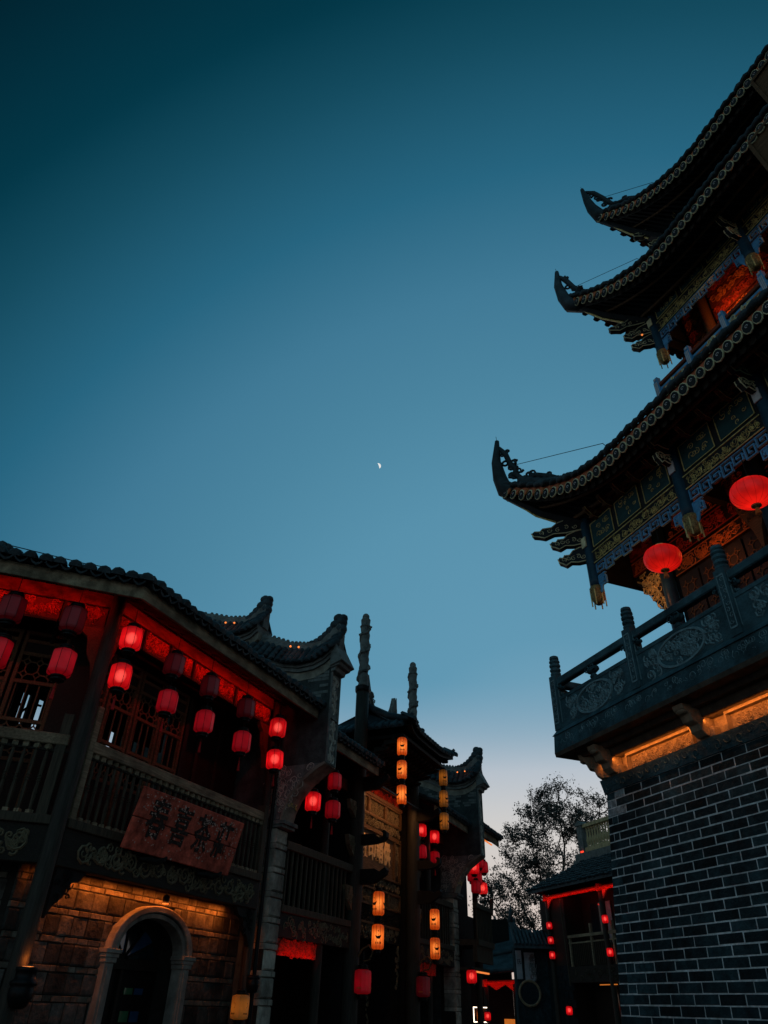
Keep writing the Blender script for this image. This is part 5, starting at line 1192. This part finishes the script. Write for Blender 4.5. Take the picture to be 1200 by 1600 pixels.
# corner wing with gilt flowers against the corner column, facing the front
mb = MB(); mb.prism([(1.0, 7.85), (.36, 7.85), (.42, 7.7), (.5, 7.62), (.56, 7.48), (.68, 7.38), (.74, 7.22), (.84, 7.1), (.92, 6.95), (1.0, 6.85)], 1.02, 1.1, 'y'); cw = mb.build('carved_wing', 'tower_wood', TW)
mb = MB(); scrollfill(mb, .45, 1.0, 6.95, 7.8, 1.015, .09, .013, 60, seed=6, inside=lambda u, v: v > 7.85-(u-.36)*1.5+.03)
mb.tube([(1.0, 1.015, 6.95), (.9, 1.015, 7.3), (.7, 1.015, 7.55), (.45, 1.015, 7.75)], .018, 5)
for i in range(16): r_ = random.Random(i); u = .5+.45*r_.random(); v = 7.85-(u-.36)*1.35+.1+.35*r_.random(); mb.ball((u, 1.01, min(v, 7.8)), .035, (1, .5, 1), 6, 4)
mb.build('wing_gilding', 'paint_gold', cw)
mb = MB(); mb.prism([(2.7, 8.0), (3.3, 8.0), (3.2, 7.6), (3.05, 7.3), (2.98, 6.9), (2.9, 7.3), (2.75, 7.7)], 1.0, 1.06, 'y'); scrollfill(mb, 2.8, 3.2, 7.4, 7.95, .995, .08, .012, 22, seed=2); mb.build('carved_wing', 'wood_brown', TW)
# second gallery: painted railing
P2 = 1.56
mb = MB(); mb.box(1.5, 9.1, 1.5, 9.1, 11.0, 11.22); mb.build('gallery_floor', 'tower_wood', TW)
xs2 = [P2, 2.44, 3.32, 4.22, 5.3, 6.38, 7.28, 8.16, 9.04]
for i, x in enumerate(xs2):
    mb = MB(); mb.box(x-.06, x+.06, P2-.06, P2+.06, 11.15, 11.86); mb.box(x-.05, x+.05, P2-.05, P2+.05, 11.86, 11.96); po = mb.build('rail_post', 'paint_blue', TW, bevel=.008)
    mb = MB()
    for d in (-.03, 0, .03): mb.box(x+d-.008, x+d+.008, P2-.068, P2-.06, 11.32, 11.82)
    mb.ball((x, P2-.055, 11.91), .03, (1, .4, 1), 8, 4); mb.build('post_stripe', 'paint_white', po)
for a, b in zip(xs2[:-1], xs2[1:]):
    a += .06; b -= .06
    mb = MB(); mb.box(a, b, P2-.04, P2+.04, 11.70, 11.78); mb.build('hand_rail', 'wood_red', TW, bevel=.006)
    mb = MB(); mb.box(a, b, P2-.02, P2+.03, 11.18, 11.66); pn = mb.build('painted_panel', 'paint_blue', TW)
    mb = MB()
    for z in (11.24, 11.34, 11.44, 11.56): mb.box(a+.05, b-.05, P2-.03, P2-.02, z, z+.035)
    mb.build('panel_stripe', 'paint_orange', pn)
    mb = MB(); scrollfill(mb, a+.1, b-.1, 11.25, 11.6, P2-.035, .07, .016, 14, seed=int(a*9)); mb.build('panel_carving', 'paint_cream', pn)
mb = MB(side(3)); mb.box(1.6, 9.0, P2-.03, P2+.03, 11.18, 11.78); mb.build('side_railing', 'paint_blue', TW)
mb = MB(); mb.box(2.5, 8.1, 2.5, 8.1, 11.0, 14.4); mb.build('hall_wall', 'tower_wood', TW)
for x in (2.45, 4.3, 6.3, 8.15): column(TW, I4, x, 2.42, 11.2, 14.4, .11, 'hall_column', 'wood_brown')
for a, b in ((1.86, 2.34), (2.6, 4.15), (4.45, 6.15)):
    for z0, z1, m_ in ((12.3, 12.55, 'paint_gold'), (12.6, 12.95, 'paint_orange'), (13.0, 13.3, 'paint_red'), (13.36, 13.66, 'paint_orange'), (13.72, 14.0, 'paint_red')):
        mb = MB(); mb.box(a, b, 2.45, 2.49, z0, z1); tp = mb.build('transom_panel', 'wood_red', TW); mb = MB(); scrollfill(mb, a+.1, b-.1, z0+.06, z1-.06, 2.445, .08, .016, int(30*(b-a)), seed=int(a*10+z0)); mb.build('transom_carving', m_, tp)
mb = MB(); mb.box(2.9, 7.7, 2.9, 7.7, 14.4, 17.2); mb.build('hall_wall', 'tower_wood', TW)
# hanging name boards under the upper eaves
for (x0, x1, y, z0, z1) in ((5.38, 6.9, .98, 12.85, 13.6), (5.66, 6.9, 1.62, 15.0, 15.85)):
    mb = MB(T3(x0, y, z0) @ Matrix.Rotation(radians(14), 4, 'X')); mb.box(0, x1-x0, -.03, .03, 0, z1-z0); nb = mb.build('name_board', 'wood_brown', TW, bevel=.01)
    mb = MB(T3(x0, y, z0) @ Matrix.Rotation(radians(14), 4, 'X')); fw = x1-x0; fh = z1-z0
    for q in ((0, 0, fw, 0), (fw, 0, fw, fh), (fw, fh, 0, fh), (0, fh, 0, 0)): mb.beam((q[0], -.04, q[1]), (q[2], -.04, q[3]), .06, .05)
    lattice(mb, .05, fw-.05, .05, .2, -.04, .12, .012); mb.build('board_frame', 'wood_brown', nb)
# lamps inside the galleries
point('gallery_lamp', (2.3, .75, 7.25), 4.0, (1, .22, .05), .06, TW); point('gallery_lamp', (1.0, .55, 7.3), 3.5, (1, .30, .08), .06, TW); point('gallery_lamp', (4.2, .75, 7.4), 3, (1, .22, .05), .06, TW)
point('gallery_lamp', (3.1, 2.1, 12.9), 7, (1, .24, .05), .06, TW); point('gallery_lamp', (4.9, 2.1, 12.9), 7, (1, .2, .04), .06, TW)
point('gallery_lamp', (6.0, 1.0, 13.3), 1.0, (1, .4, .1), .06, TW)
# small warm lamp at the second corner
mb = MB(); mb.ball((1.58, 1.5, 13.25), .022, n=8, k=5); mb.build('corner_lamp', 'spot_warm', TW); 
mb = MB(); mb.ball((-.2, -.2, 10.02), .03, n=8, k=5); mb.build('corner_lamp', 'spot_warm', TW); point('corner_glow', (-.30, -.3, 10.1), .5, WARM, .03, TW)
point('corner_glow', (.95, .95, 15.05), .5, WARM, .03, TW); point('corner_glow', (1.75, 1.75, 18.0), .5, WARM, .03, TW)
# round red silk lanterns of the gallery
def round_lantern(p, label):
    t = thing('round_lantern', label, 'lantern', T3(*p) @ Matrix.Rotation(.05, 4, 'X') @ Matrix.Scale(.84, 4), 'round red lanterns hanging in the tower gallery'); mb = MB(); n = 32; pr = []
    for i in range(13):
        a = pi*(i/12-.5)*.9; pr.append((.325*max(.05, cos(a))**.8, .225*sin(a)/sin(pi*.45)))
    mb.lathe(pr, n, sc_=[1, 1.0, .985, 1.0]); mb.build('shade', 'paper_round', t, True)
    mb = MB()
    for j in range(16):
        a = 2*pi*j/16; mb.tube([(r*1.004*cos(a), r*1.004*sin(a), z) for r, z in pr], .0022, 3)
    mb.build('rib_frame', 'tassel_red', t)
    mb = MB(); mb.lathe([(.09, .21), (.1, .22), (.1, .26), (.05, .28)], 12); mb.build('cap', 'paint_gold', t); mb = MB(); mb.lathe([(.04, -.27), (.075, -.25), (.075, -.22), (.07, -.21)], 12); mb.build('cap', 'lotus', t)
    mb = MB(); 
    for j in range(14):
        a = 2*pi*j/14; mb.tube([(.02*cos(a), .02*sin(a), -.27), (.042*cos(a), .042*sin(a), -.38)], .005, 4)
    mb.build('tassel', 'tassel_gold', t); mb = MB(); mb.tube([(0, 0, .27), (0, 0, .75)], .008, 5); mb.build('cord', 'iron', t)
round_lantern(FT @ Vector((2.0, .1, 7.13)), 'round red lantern between the first two hanging posts of the tower gallery')
round_lantern(FT @ Vector((3.73, .1, 7.14)), 'round red lantern past the second hanging post of the tower gallery')

# ------------------------------------------------------------------ far house with red eave beam beside the tower
q = ray(920, 1457); q = q*(2.6/q.z); FH = FR(q.x, q.y, -69.5)
HH = thing('far_house', 'far two storey house with red lit eave beam and balcony beside the brick tower', 'house', FH)
mb = MB(); mb.box(-3.3, 6, .9, 1.0, 0, 6.2); mb.box(-3.3, -1.5, .0, .9, 0, 5.6); mb.build('wall', 'wood_dark', HH)
mb = MB(); mb.box(-.9, .3, .86, .9, 4.2, 5.3); mb.build('window', 'glass_dark', HH); mb = MB(); mb.box(.0, .45, .84, .86, 3.9, 5.3); mb.build('door_leaf', 'panel_pale', HH)
mb = MB(); 
for i in range(60):
    mb.box(-3.28+(i % 6)*.3+(.15 if (i//6) % 2 else 0), -3.0+(i % 6)*.3+(.15 if (i//6) % 2 else 0), -.02, 0, .4+(i//6)*.28, .66+(i//6)*.28)
mb.build('wall_brick', 'brick', HH, kind='stuff')
n = 22
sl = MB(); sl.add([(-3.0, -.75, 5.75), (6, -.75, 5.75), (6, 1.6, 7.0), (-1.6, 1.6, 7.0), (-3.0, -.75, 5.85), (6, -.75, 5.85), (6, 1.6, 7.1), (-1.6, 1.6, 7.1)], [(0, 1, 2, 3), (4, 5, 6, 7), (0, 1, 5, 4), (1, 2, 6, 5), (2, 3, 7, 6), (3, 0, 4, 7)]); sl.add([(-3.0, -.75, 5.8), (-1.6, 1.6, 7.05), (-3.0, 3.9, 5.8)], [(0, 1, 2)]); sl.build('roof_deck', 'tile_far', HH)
rn = random.Random(4)
tr = MB()
for i in range(46):
    x = -2.95+i*.2
    for j in range(9):
        d = j/9*2.35; xm = -3.05+d*.6
        if x > xm: tr.ball((x+rn.uniform(-.03, .03), -.75+d, 5.9+d*.535+rn.uniform(-.01, .02)), .11, (.8, 1.2, .5), 6, 4)
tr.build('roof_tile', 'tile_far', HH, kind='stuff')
for x in (-2.6, 1.15, 3.5): column(HH, I4, x, -.05, 0, 5.6, .11)
mb = MB(); mb.tube([(-2.75, -.1, 5.62), (1.4, -.1, 5.62)], .085, 10); mb.tube([(1.4, -.1, 5.6), (5, -.1, 5.6)], .08, 10); mb.lathe([(.12, -.12), (.12, .12)], 10, (-2.65, -.1, 5.62)); mb.lathe([(.12, -.12), (.12, .12)], 10, (1.15, -.1, 5.62)); mb.build('eave_beam', 'paint_red', HH)
mb = MB()
for x, s_ in ((-2.5, 1), (1.35, 1)): mb.prism([(x, 5.55), (x+s_*.45, 5.55), (x+s_*.2, 5.45), (x+s_*.08, 5.25), (x, 5.2)], -.13, -.07, 'y')
mb.build('beam_bracket', 'paint_red', HH)
area('eave_light', aim((.8, -.30, 5.45), (0, .5, .25)), 7, .03, 12, RED, HH)
mb = MB(); mb.box(-1.4, 5, -.05, .05, 4.08, 4.18); mb.build('hand_rail', 'wood_rail', HH); mb = MB(); mb.box(-1.4, 5, -.03, .03, 3.88, 3.93); mb.build('rail_batten', 'wood_rail', HH)
for x in (-1.3, .15, 1.5, 2.9):
    mb = MB(); mb.box(x-.04, x+.04, -.05, .05, 3.1, 4.5 if x > 0 else 4.1); mb.build('rail_post', 'wood_rail', HH)
for i in range(30): mb = MB(); x = -1.2+i*.12; mb.box(x-.015, x+.015, -.02, .02, 3.15, 3.9); mb.build('baluster', 'wood_post', HH)
mb = MB(); mb.box(-1.5, 5, -.12, .9, 2.6, 3.12); mb.build('floor_beam', 'wood_dark', HH); mb = MB(); scrollfill(mb, -1.3, 3, 2.7, 3.02, -.13, .12, .02, 40, seed=3); mb.build('beam_carving', 'wood_post', HH)
mb = MB(); mb.tube([(-1.45, -.12, 2.5), (-1.5, -.12, 4.3), (-1.55, -.12, 5.5)], .03, 6); mb.build('rain_pipe', 'wood_post', HH)
mb = MB(); mb.box(.75, 1.3, .7, .75, 1.95, 2.22); ls = mb.build('lit_sign', 'lamp_white', HH); mb = MB(); lattice(mb, .75, 1.3, 1.98, 2.2, .69, .14, .03); mb.lathe([(.09, -.01), (.09, .01)], 12, (1.02, .68, 2.1)); mb.build('sign_fret', 'ink', ls); mb = MB(); mb.box(.78, 1.3, .68, .72, 1.75, 1.93); mb.build('lit_red_panel', 'spot_red', HH)
mb = MB(); mb.box(.4, 1.4, -.1, -.05, 2.5, 2.53); mb.build('light_strip', 'shop_glow', HH)
GD = 'small red lanterns on the far houses'
far = [((-2.48, -.15, 4.59), 'top of three in a string on the far house corner post'), ((-2.48, -.15, 4.07), 'middle of three in a string on the far house corner post'), ((-2.47, -.15, 3.55), 'bottom of three in a string on the far house corner post'),
       ((1.4, -.2, 4.53), 'beside the far balcony rail, upper of two by the tower bricks'), ((1.42, -.2, 3.48), 'beside the far balcony rail, lower of two by the tower bricks'), ((-1.45, -.3, 1.72), 'hanging low in the dark doorway under the far balcony')]
for p, n_ in far: lantern(FH @ Vector(p), 'paper_red_lit', f'small glowing red lantern {n_}', GD, .2, False, s=.78)
# roof terrace with pale balusters behind that house
TE = thing('roof_terrace', 'roof terrace with pale stone baluster railing above the far house', 'terrace', FH @ T3(-.75, 0, .1))
mb = MB(); mb.box(-1.5, 6, 1.6, 8, 0, 6.9); mb.box(-1.75, 6, 1.45, 8, 6.9, 7.05); mb.box(-1.65, 6, 1.5, 8, 7.05, 7.3); mb.build('terrace_wall', 'gable_stone', TE)
mb = MB(); mb.box(-1.35, -1.0, 1.55, 1.9, 7.3, 8.42); mb.prism([(-1.42, 8.42), (-.93, 8.42), (-.98, 8.52), (-1.17, 8.62), (-1.37, 8.52)], 1.5, 1.95, 'y'); mb.build('corner_pier', 'gable_stone', TE)
mb = MB(); mb.box(-1.0, 6, 1.62, 1.84, 7.3, 7.5); mb.build('base_rail', 'baluster_stone', TE); mb = MB(); mb.box(-1.0, 6, 1.6, 1.86, 8.32, 8.46); mb.build('top_rail', 'baluster_stone', TE)
bmsh = MB().lathe([(.06, 0), (.06, .05), (.04, .08), (.075, .22), (.08, .3), (.04, .45), (.035, .6), (.05, .68), (.03, .72), (.06, .78), (.06, .82)], 8).mesh('terrace_baluster', 'baluster_stone', True)
for i in range(26): obj('baluster', bmsh, TE, T3(-.85+i*.19, 1.73, 7.5))
mb = MB(); mb.box(-1.2, -1.02, 1.5, 1.54, 7.32, 7.38); mb.build('terrace_lamp', 'spot_red', TE)

# ------------------------------------------------------------------ low tiled houses at the end of the street
def at(x, y, Y_): d = ray(x, y); d = d*(Y_/d.y); return Vector((d.x, d.y, d.z+CZ))
LH_ = thing('low_tiled_house', 'low house with two tiled roof slopes and red lit eave at the street end', 'house', T3(0, 0, 0))
def slope(e0, e1, r0, r1, name, n=26):
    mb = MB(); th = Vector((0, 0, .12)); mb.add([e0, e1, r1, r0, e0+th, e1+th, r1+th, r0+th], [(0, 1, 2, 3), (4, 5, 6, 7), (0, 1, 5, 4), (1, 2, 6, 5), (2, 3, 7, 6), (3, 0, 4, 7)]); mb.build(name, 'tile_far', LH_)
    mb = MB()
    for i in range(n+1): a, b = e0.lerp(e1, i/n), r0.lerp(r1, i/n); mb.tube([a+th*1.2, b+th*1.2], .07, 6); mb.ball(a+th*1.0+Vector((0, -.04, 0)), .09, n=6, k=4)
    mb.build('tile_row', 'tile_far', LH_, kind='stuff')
Yh = 36
slope(at(736, 1526, Yh), at(806, 1519, Yh), at(736, 1497, Yh+1.6), at(808, 1482, Yh+1.6), 'lower_roof')
slope(at(726, 1508, Yh+1), at(806, 1488, Yh+1), at(738, 1466, Yh+4), at(806, 1452, Yh+4), 'upper_roof')
mb = MB(); a, b = at(744, 1464, Yh+4), at(806, 1451, Yh+4); mb.tube([a+Vector((-.3, 0, .6)), a+Vector((0, 0, .25)), a.lerp(b, .4)+Vector((0, 0, .1)), b+Vector((0, 0, .2))], [.1, .13, .14, .14], 8); mb.tube([a+Vector((0, 0, .5)), a.lerp(b, .5)+Vector((0, 0, .35)), b+Vector((0, 0, .4))], .09, 6)
f_ = at(768, 1466, Yh+4.2); mb.prism([(f_.x-.9, f_.z-.2), (f_.x+.25, f_.z-.2), (f_.x+.25, f_.z+1.0), (f_.x+.1, f_.z+.7), (f_.x-.1, f_.z+.35), (f_.x-.5, f_.z+.15)], f_.y-.1, f_.y+.1, 'y'); mb.build('ridge', 'tile_far', LH_, True)
a, b = at(736, 1532, Yh+.4), at(806, 1524, Yh+.4)
mb = MB(); mb.box(a.x-1, b.x+.1, Yh+2, Yh+2.2, 0, 5.2); mb.build('wall', 'wood_black', LH_)
e0, e1 = at(757, 1536, Yh+.5), at(806, 1534, Yh+.5)
mb = MB(); mb.tube([e0, e1], .10, 10); mb.lathe([(.13, -.14), (.13, .14)], 10, e0); mb.build('eave_beam', 'paint_red', LH_)
mb = MB(); mb.prism([(e0.x+.2, e0.z-.08), (e1.x, e1.z-.08), (e1.x, e1.z-.4), (e1.x-.25, e1.z-.28), (e1.x-.45, e1.z-.12), (e0.x+.8, e0.z-.1), (e0.x+.5, e0.z-.25)], e0.y-.03, e0.y+.03, 'y'); mb.build('beam_bracket', 'paint_red', LH_)
area('eave_light', aim(e0.lerp(e1, .5)+Vector((0, -.4, -.2)), (0, .5, .3)), 1.6, .04, 3.5, RED, LH_)
for px in (760, 806):
    c = at(px, 1560, Yh+.5); mb = MB(); mb.tube([(c.x, c.y, 0), (c.x, c.y, e0.z)], .1, 8); mb.build('column', 'wood_dark', LH_)
c0, c1 = at(788, 1592, Yh+1.8), at(826, 1600, Yh+1.8); mb = MB(); mb.box(c0.x, c1.x, c0.y-.06, c0.y, .3, c0.z); mb.build('shop_front', 'shop_glow', LH_)
s0, s1 = at(739, 1573, Yh-4), at(762, 1598, Yh-4)
SS = thing('shop_sign', 'small dark shop sign with white light outline at the street end', 'sign', T3((s0.x+s1.x)/2, s0.y, s1.z)); sw, sh_ = s1.x-s0.x, s0.z-s1.z
mb = MB(); mb.box(-sw/2, sw/2, -.03, .03, 0, sh_); mb.build('board', 'ink', SS)
mb = MB()
for z in (0, sh_-.03): mb.box(-sw/2, sw/2, -.05, -.03, z, z+.03)
mb.box(-sw/2, -sw/2+.03, -.05, -.03, .03, sh_-.03); mb.build('light_outline', 'lamp_white', SS)
for k, ch in enumerate('酒茶'): obj('character', text_mesh(ch, .26, .004, 'carved_pale'), SS, T3(-sw/4+k*sw/2.3, -.036, sh_*.62) @ Matrix.Rotation(pi/2, 4, 'X'))
mb = MB(); mb.tube([(0, .1, sh_), (0, .1, sh_+.7)], .05, 6); mb.tube([(0, .1, sh_+.7), (-.6, .8, sh_+.75)], .05, 6); mb.build('sign_bracket', 'wood_dark', SS)
for (x, y, Y_, kd, n_, s_) in ((762, 1588, Yh-4.3, 'paper_red_lit', 'in front of the outlined shop sign', .75), (815, 1587, Yh-1, 'paper_red_lit', 'in front of the glowing orange shop', .9), (737, 1526, Yh-14, 'paper_red_lit', 'under the balcony of the house beyond the gate', .85)):
    lantern(at(x, y, Y_), kd, f'small glowing red lantern {n_}', GD, .3, False, s=s_)
olantern(at(750, 1588, Yh-4.3), 'small orange lantern in front of the outlined shop sign', False, .2, -1.5, .85)
# gable end with pale relief panel and round window
Yg = 34; g0, g1 = at(806, 1485, Yg), at(838, 1533, Yg)
GW = thing('panel_house', 'dark brick house end with pale relief panel and curved roof ridge', 'house', T3((g0.x+g1.x)/2, Yg, 0)); ox = (g0.x+g1.x)/2
mb = MB(); r_ = at(868, 1500, Yg); mb.box(g0.x-ox-.05, r_.x-ox+.6, .05, .6, 0, g0.z+.15); mb.build('wall', 'brick', GW)
mb = MB(); mb.box(g0.x-ox+.32, g1.x-ox, -.0, .05, g1.z, g0.z-.06); pn = mb.build('relief_panel', 'panel_pale', GW)
mb = MB(); scrollfill(mb, g0.x-ox+.6, g1.x-ox-.05, g1.z+.1, g0.z-.15, -.005, .14, .014, 24, seed=3); mb.build('panel_carving', 'gable_stone', pn)
mb = MB(); mb.box(g0.x-ox-.02, g0.x-ox+.2, -.05, .05, g1.z+.05, g0.z); mb.build('name_plate', 'panel_pale', GW)
obj('character', text_mesh('氏', .2, .004, 'ink'), GW, T3(g0.x-ox+.09, -.056, g0.z-.4) @ Matrix.Rotation(pi/2, 4, 'X'))
cc = at(828, 1552, Yg); mb = MB(); n = 24; mb.tube([(cc.x-ox+.42*cos(2*pi*i/n), .0, cc.z+.42*sin(2*pi*i/n)) for i in range(n+1)], .05, 6); mb.build('round_window_frame', 'carved_pale', GW); mb = MB(); mb.lathe([(.4, 0), (.4, .02)], 24); o = mb.build('round_window', 'glass_dark', GW); o.matrix_local = T3(cc.x-ox, .03, cc.z) @ Matrix.Rotation(pi/2, 4, 'X')
rp_ = [at(x, y, Yg+.3) for x, y in ((797, 1440), (803, 1452), (815, 1460), (835, 1463), (848, 1458))]
mb = MB(); mb.tube([(p.x-ox, .3, p.z) for p in rp_], [.08, .13, .15, .15, .14], 8); mb.tube([(p.x-ox, .3, p.z-.28) for p in rp_[1:]], [.1, .13, .13, .13], 8)
fp = at(798, 1412, Yg+.3); mb.tube([(rp_[0].x-ox, .3, rp_[0].z), (fp.x-ox, .3, fp.z)], [.12, .02], 6); mb.build('curved_ridge', 'tile_far', GW, True)
mb = MB(); a, b = rp_[1], rp_[-1]; mb.add([(a.x-ox, .3, a.z-.2), (b.x-ox+.6, .3, b.z-.25), (b.x-ox+.6, -.55, g0.z+.15), (g0.x-ox-.2, -.55, g0.z+.15), (a.x-ox, .3, a.z-.3), (b.x-ox+.6, .3, b.z-.35), (b.x-ox+.6, -.55, g0.z+.05), (g0.x-ox-.2, -.55, g0.z+.05)], [(0, 1, 2, 3), (4, 5, 6, 7), (2, 3, 7, 6), (0, 3, 7, 4)])
for i in range(14): x = g0.x-ox-.1+i*.16; mb.tube([(x, -.58, g0.z+.18), (x, .2, g0.z+.75)], .06, 6)
mb.build('small_roof', 'tile_far', GW)

# ------------------------------------------------------------------ tree
rn = random.Random(17)
TR = thing('leafy_tree', 'tall sparse tree with thin leaves standing behind the far roofs', 'tree', T3(10.0, 43, 0))
tk, lv = MB(), []
lobes = []
for (px, py, rx, rz, n_) in ((872, 1325, 66, 78, 95), (872, 1268, 46, 38, 48), (806, 1392, 42, 60, 62), (826, 1318, 36, 40, 34), (932, 1286, 40, 40, 46), (770, 1420, 22, 40, 22), (860, 1420, 60, 50, 50), (940, 1350, 40, 50, 40)):
    c = at(px, py, 43)-Vector((10.0, 43, 0)); lobes.append((c, rx*.0366, rz*.040, n_))
tk.tube([(0, 0, 0), (.08, 0, 1.6), (-.02, 0, 3.2), (.05, 0, 4.6)], [.30, .25, .21, .16], 8)
limbs = []
for c, rx, rz, n_ in lobes:
    st = Vector((0, 0, rn.uniform(2.6, 4.4))); en = c+Vector((rn.uniform(-.3, .3), 0, rz*.25)); md = st.lerp(en, .5)+Vector((rn.uniform(-.3, .3), rn.uniform(-.3, .3), -.25)); pts = []
    for i in range(13):
        t = i/12; p = st*(1-t)**2+md*2*t*(1-t)+en*t*t; pts.append(p+Vector((rn.gauss(0, .05), rn.gauss(0, .05), rn.gauss(0, .04))))
    tk.tube(pts, [.11*(1-.75*i/12) for i in range(13)], 5); limbs += pts[3:]
nodes = list(limbs); cl = []
for c, rx, rz, n_ in lobes:
    for i in range(n_):
        while True:
            u = Vector((rn.uniform(-1, 1), rn.uniform(-1, 1), rn.uniform(-1, 1)))
            if u.length < 1: break
        u = u.normalized()*(u.length**.6); cl.append(c+Vector((u.x*rx, u.y*rx*.8, u.z*rz)))
cl.sort(key=lambda p: min((p-q).length for q in limbs))
for p in cl:
    q = min(nodes, key=lambda k: (k-p).length+max(0, k.z-p.z)*.8); d_ = p-q; k = max(3, int(d_.length/.25)); pts = []
    for i in range(k+1): t = i/k; pts.append(q+d_*t+Vector((rn.gauss(0, .04), rn.gauss(0, .04), -.12*sin(pi*t)*d_.length*.5+rn.gauss(0, .03))))
    tk.tube(pts, [.028*(1-.7*i/k)+.006 for i in range(k+1)], 4); nodes += pts[1:]
    for tw in range(5):
        e_ = p+Vector((rn.gauss(0, .34), rn.gauss(0, .34), rn.gauss(.10, .30))); tk.tube([pts[-2], (pts[-1]+e_)/2, e_], [.010, .008, .005], 3)
        for _ in range(17):
            f = rn.random(); lv.append(pts[-1].lerp(e_, .25+.85*f)+Vector((rn.gauss(0, .10), rn.gauss(0, .10), rn.gauss(0, .10))))
tk.build('trunk', 'bark', TR)
cw_ = MB()
for p in lv:
    s_ = rn.uniform(.04, .09); u = Vector((rn.gauss(0, 1), rn.gauss(0, 1), rn.gauss(0, 1))).normalized(); v_ = u.cross(Vector((rn.gauss(0, 1), rn.gauss(0, 1), rn.gauss(0, 1)))).normalized()
    cw_.v += [tuple(p-u*s_), tuple(p+v_*s_*.45), tuple(p+u*s_), tuple(p-v_*s_*.45)]; b = len(cw_.v)-4; cw_.f.append([b, b+1, b+2, b+3]); cw_.fi.append(0)
cr_ = cw_.build('crown', 'leaf', TR); cr_['kind'] = 'stuff'
print('LEAVES', len(lv))

# ------------------------------------------------------------------ crescent moon
d = ray(591, 728).normalized(); mp_ = d*6000+Vector((0, 0, CZ)); R_ = 6000*5.4/FPX*.8
mo = MB(); n = 16; rows = []
zc_ = d; xr = cr.copy(); yu = cu.copy()
for j in range(n+1):
    a = -pi/2+pi*j/n; row = []
    for i in range(9):
        b = radians(12+68*i/8)     # lit part of the sphere on the right hand side
        v = xr*(cos(a)*sin(b))+yu*sin(a)-zc_*(cos(a)*cos(b)); row.append(v*R_)
    rows.append(row)
mo.grid(rows)
mm_ = mo.build('moon', 'moon', None, True); mm_.matrix_world = Matrix.Translation(mp_) @ Matrix.Rotation(-.35, 4, d)
tag(mm_, 'thin white crescent moon alone in the blue evening sky', 'moon')
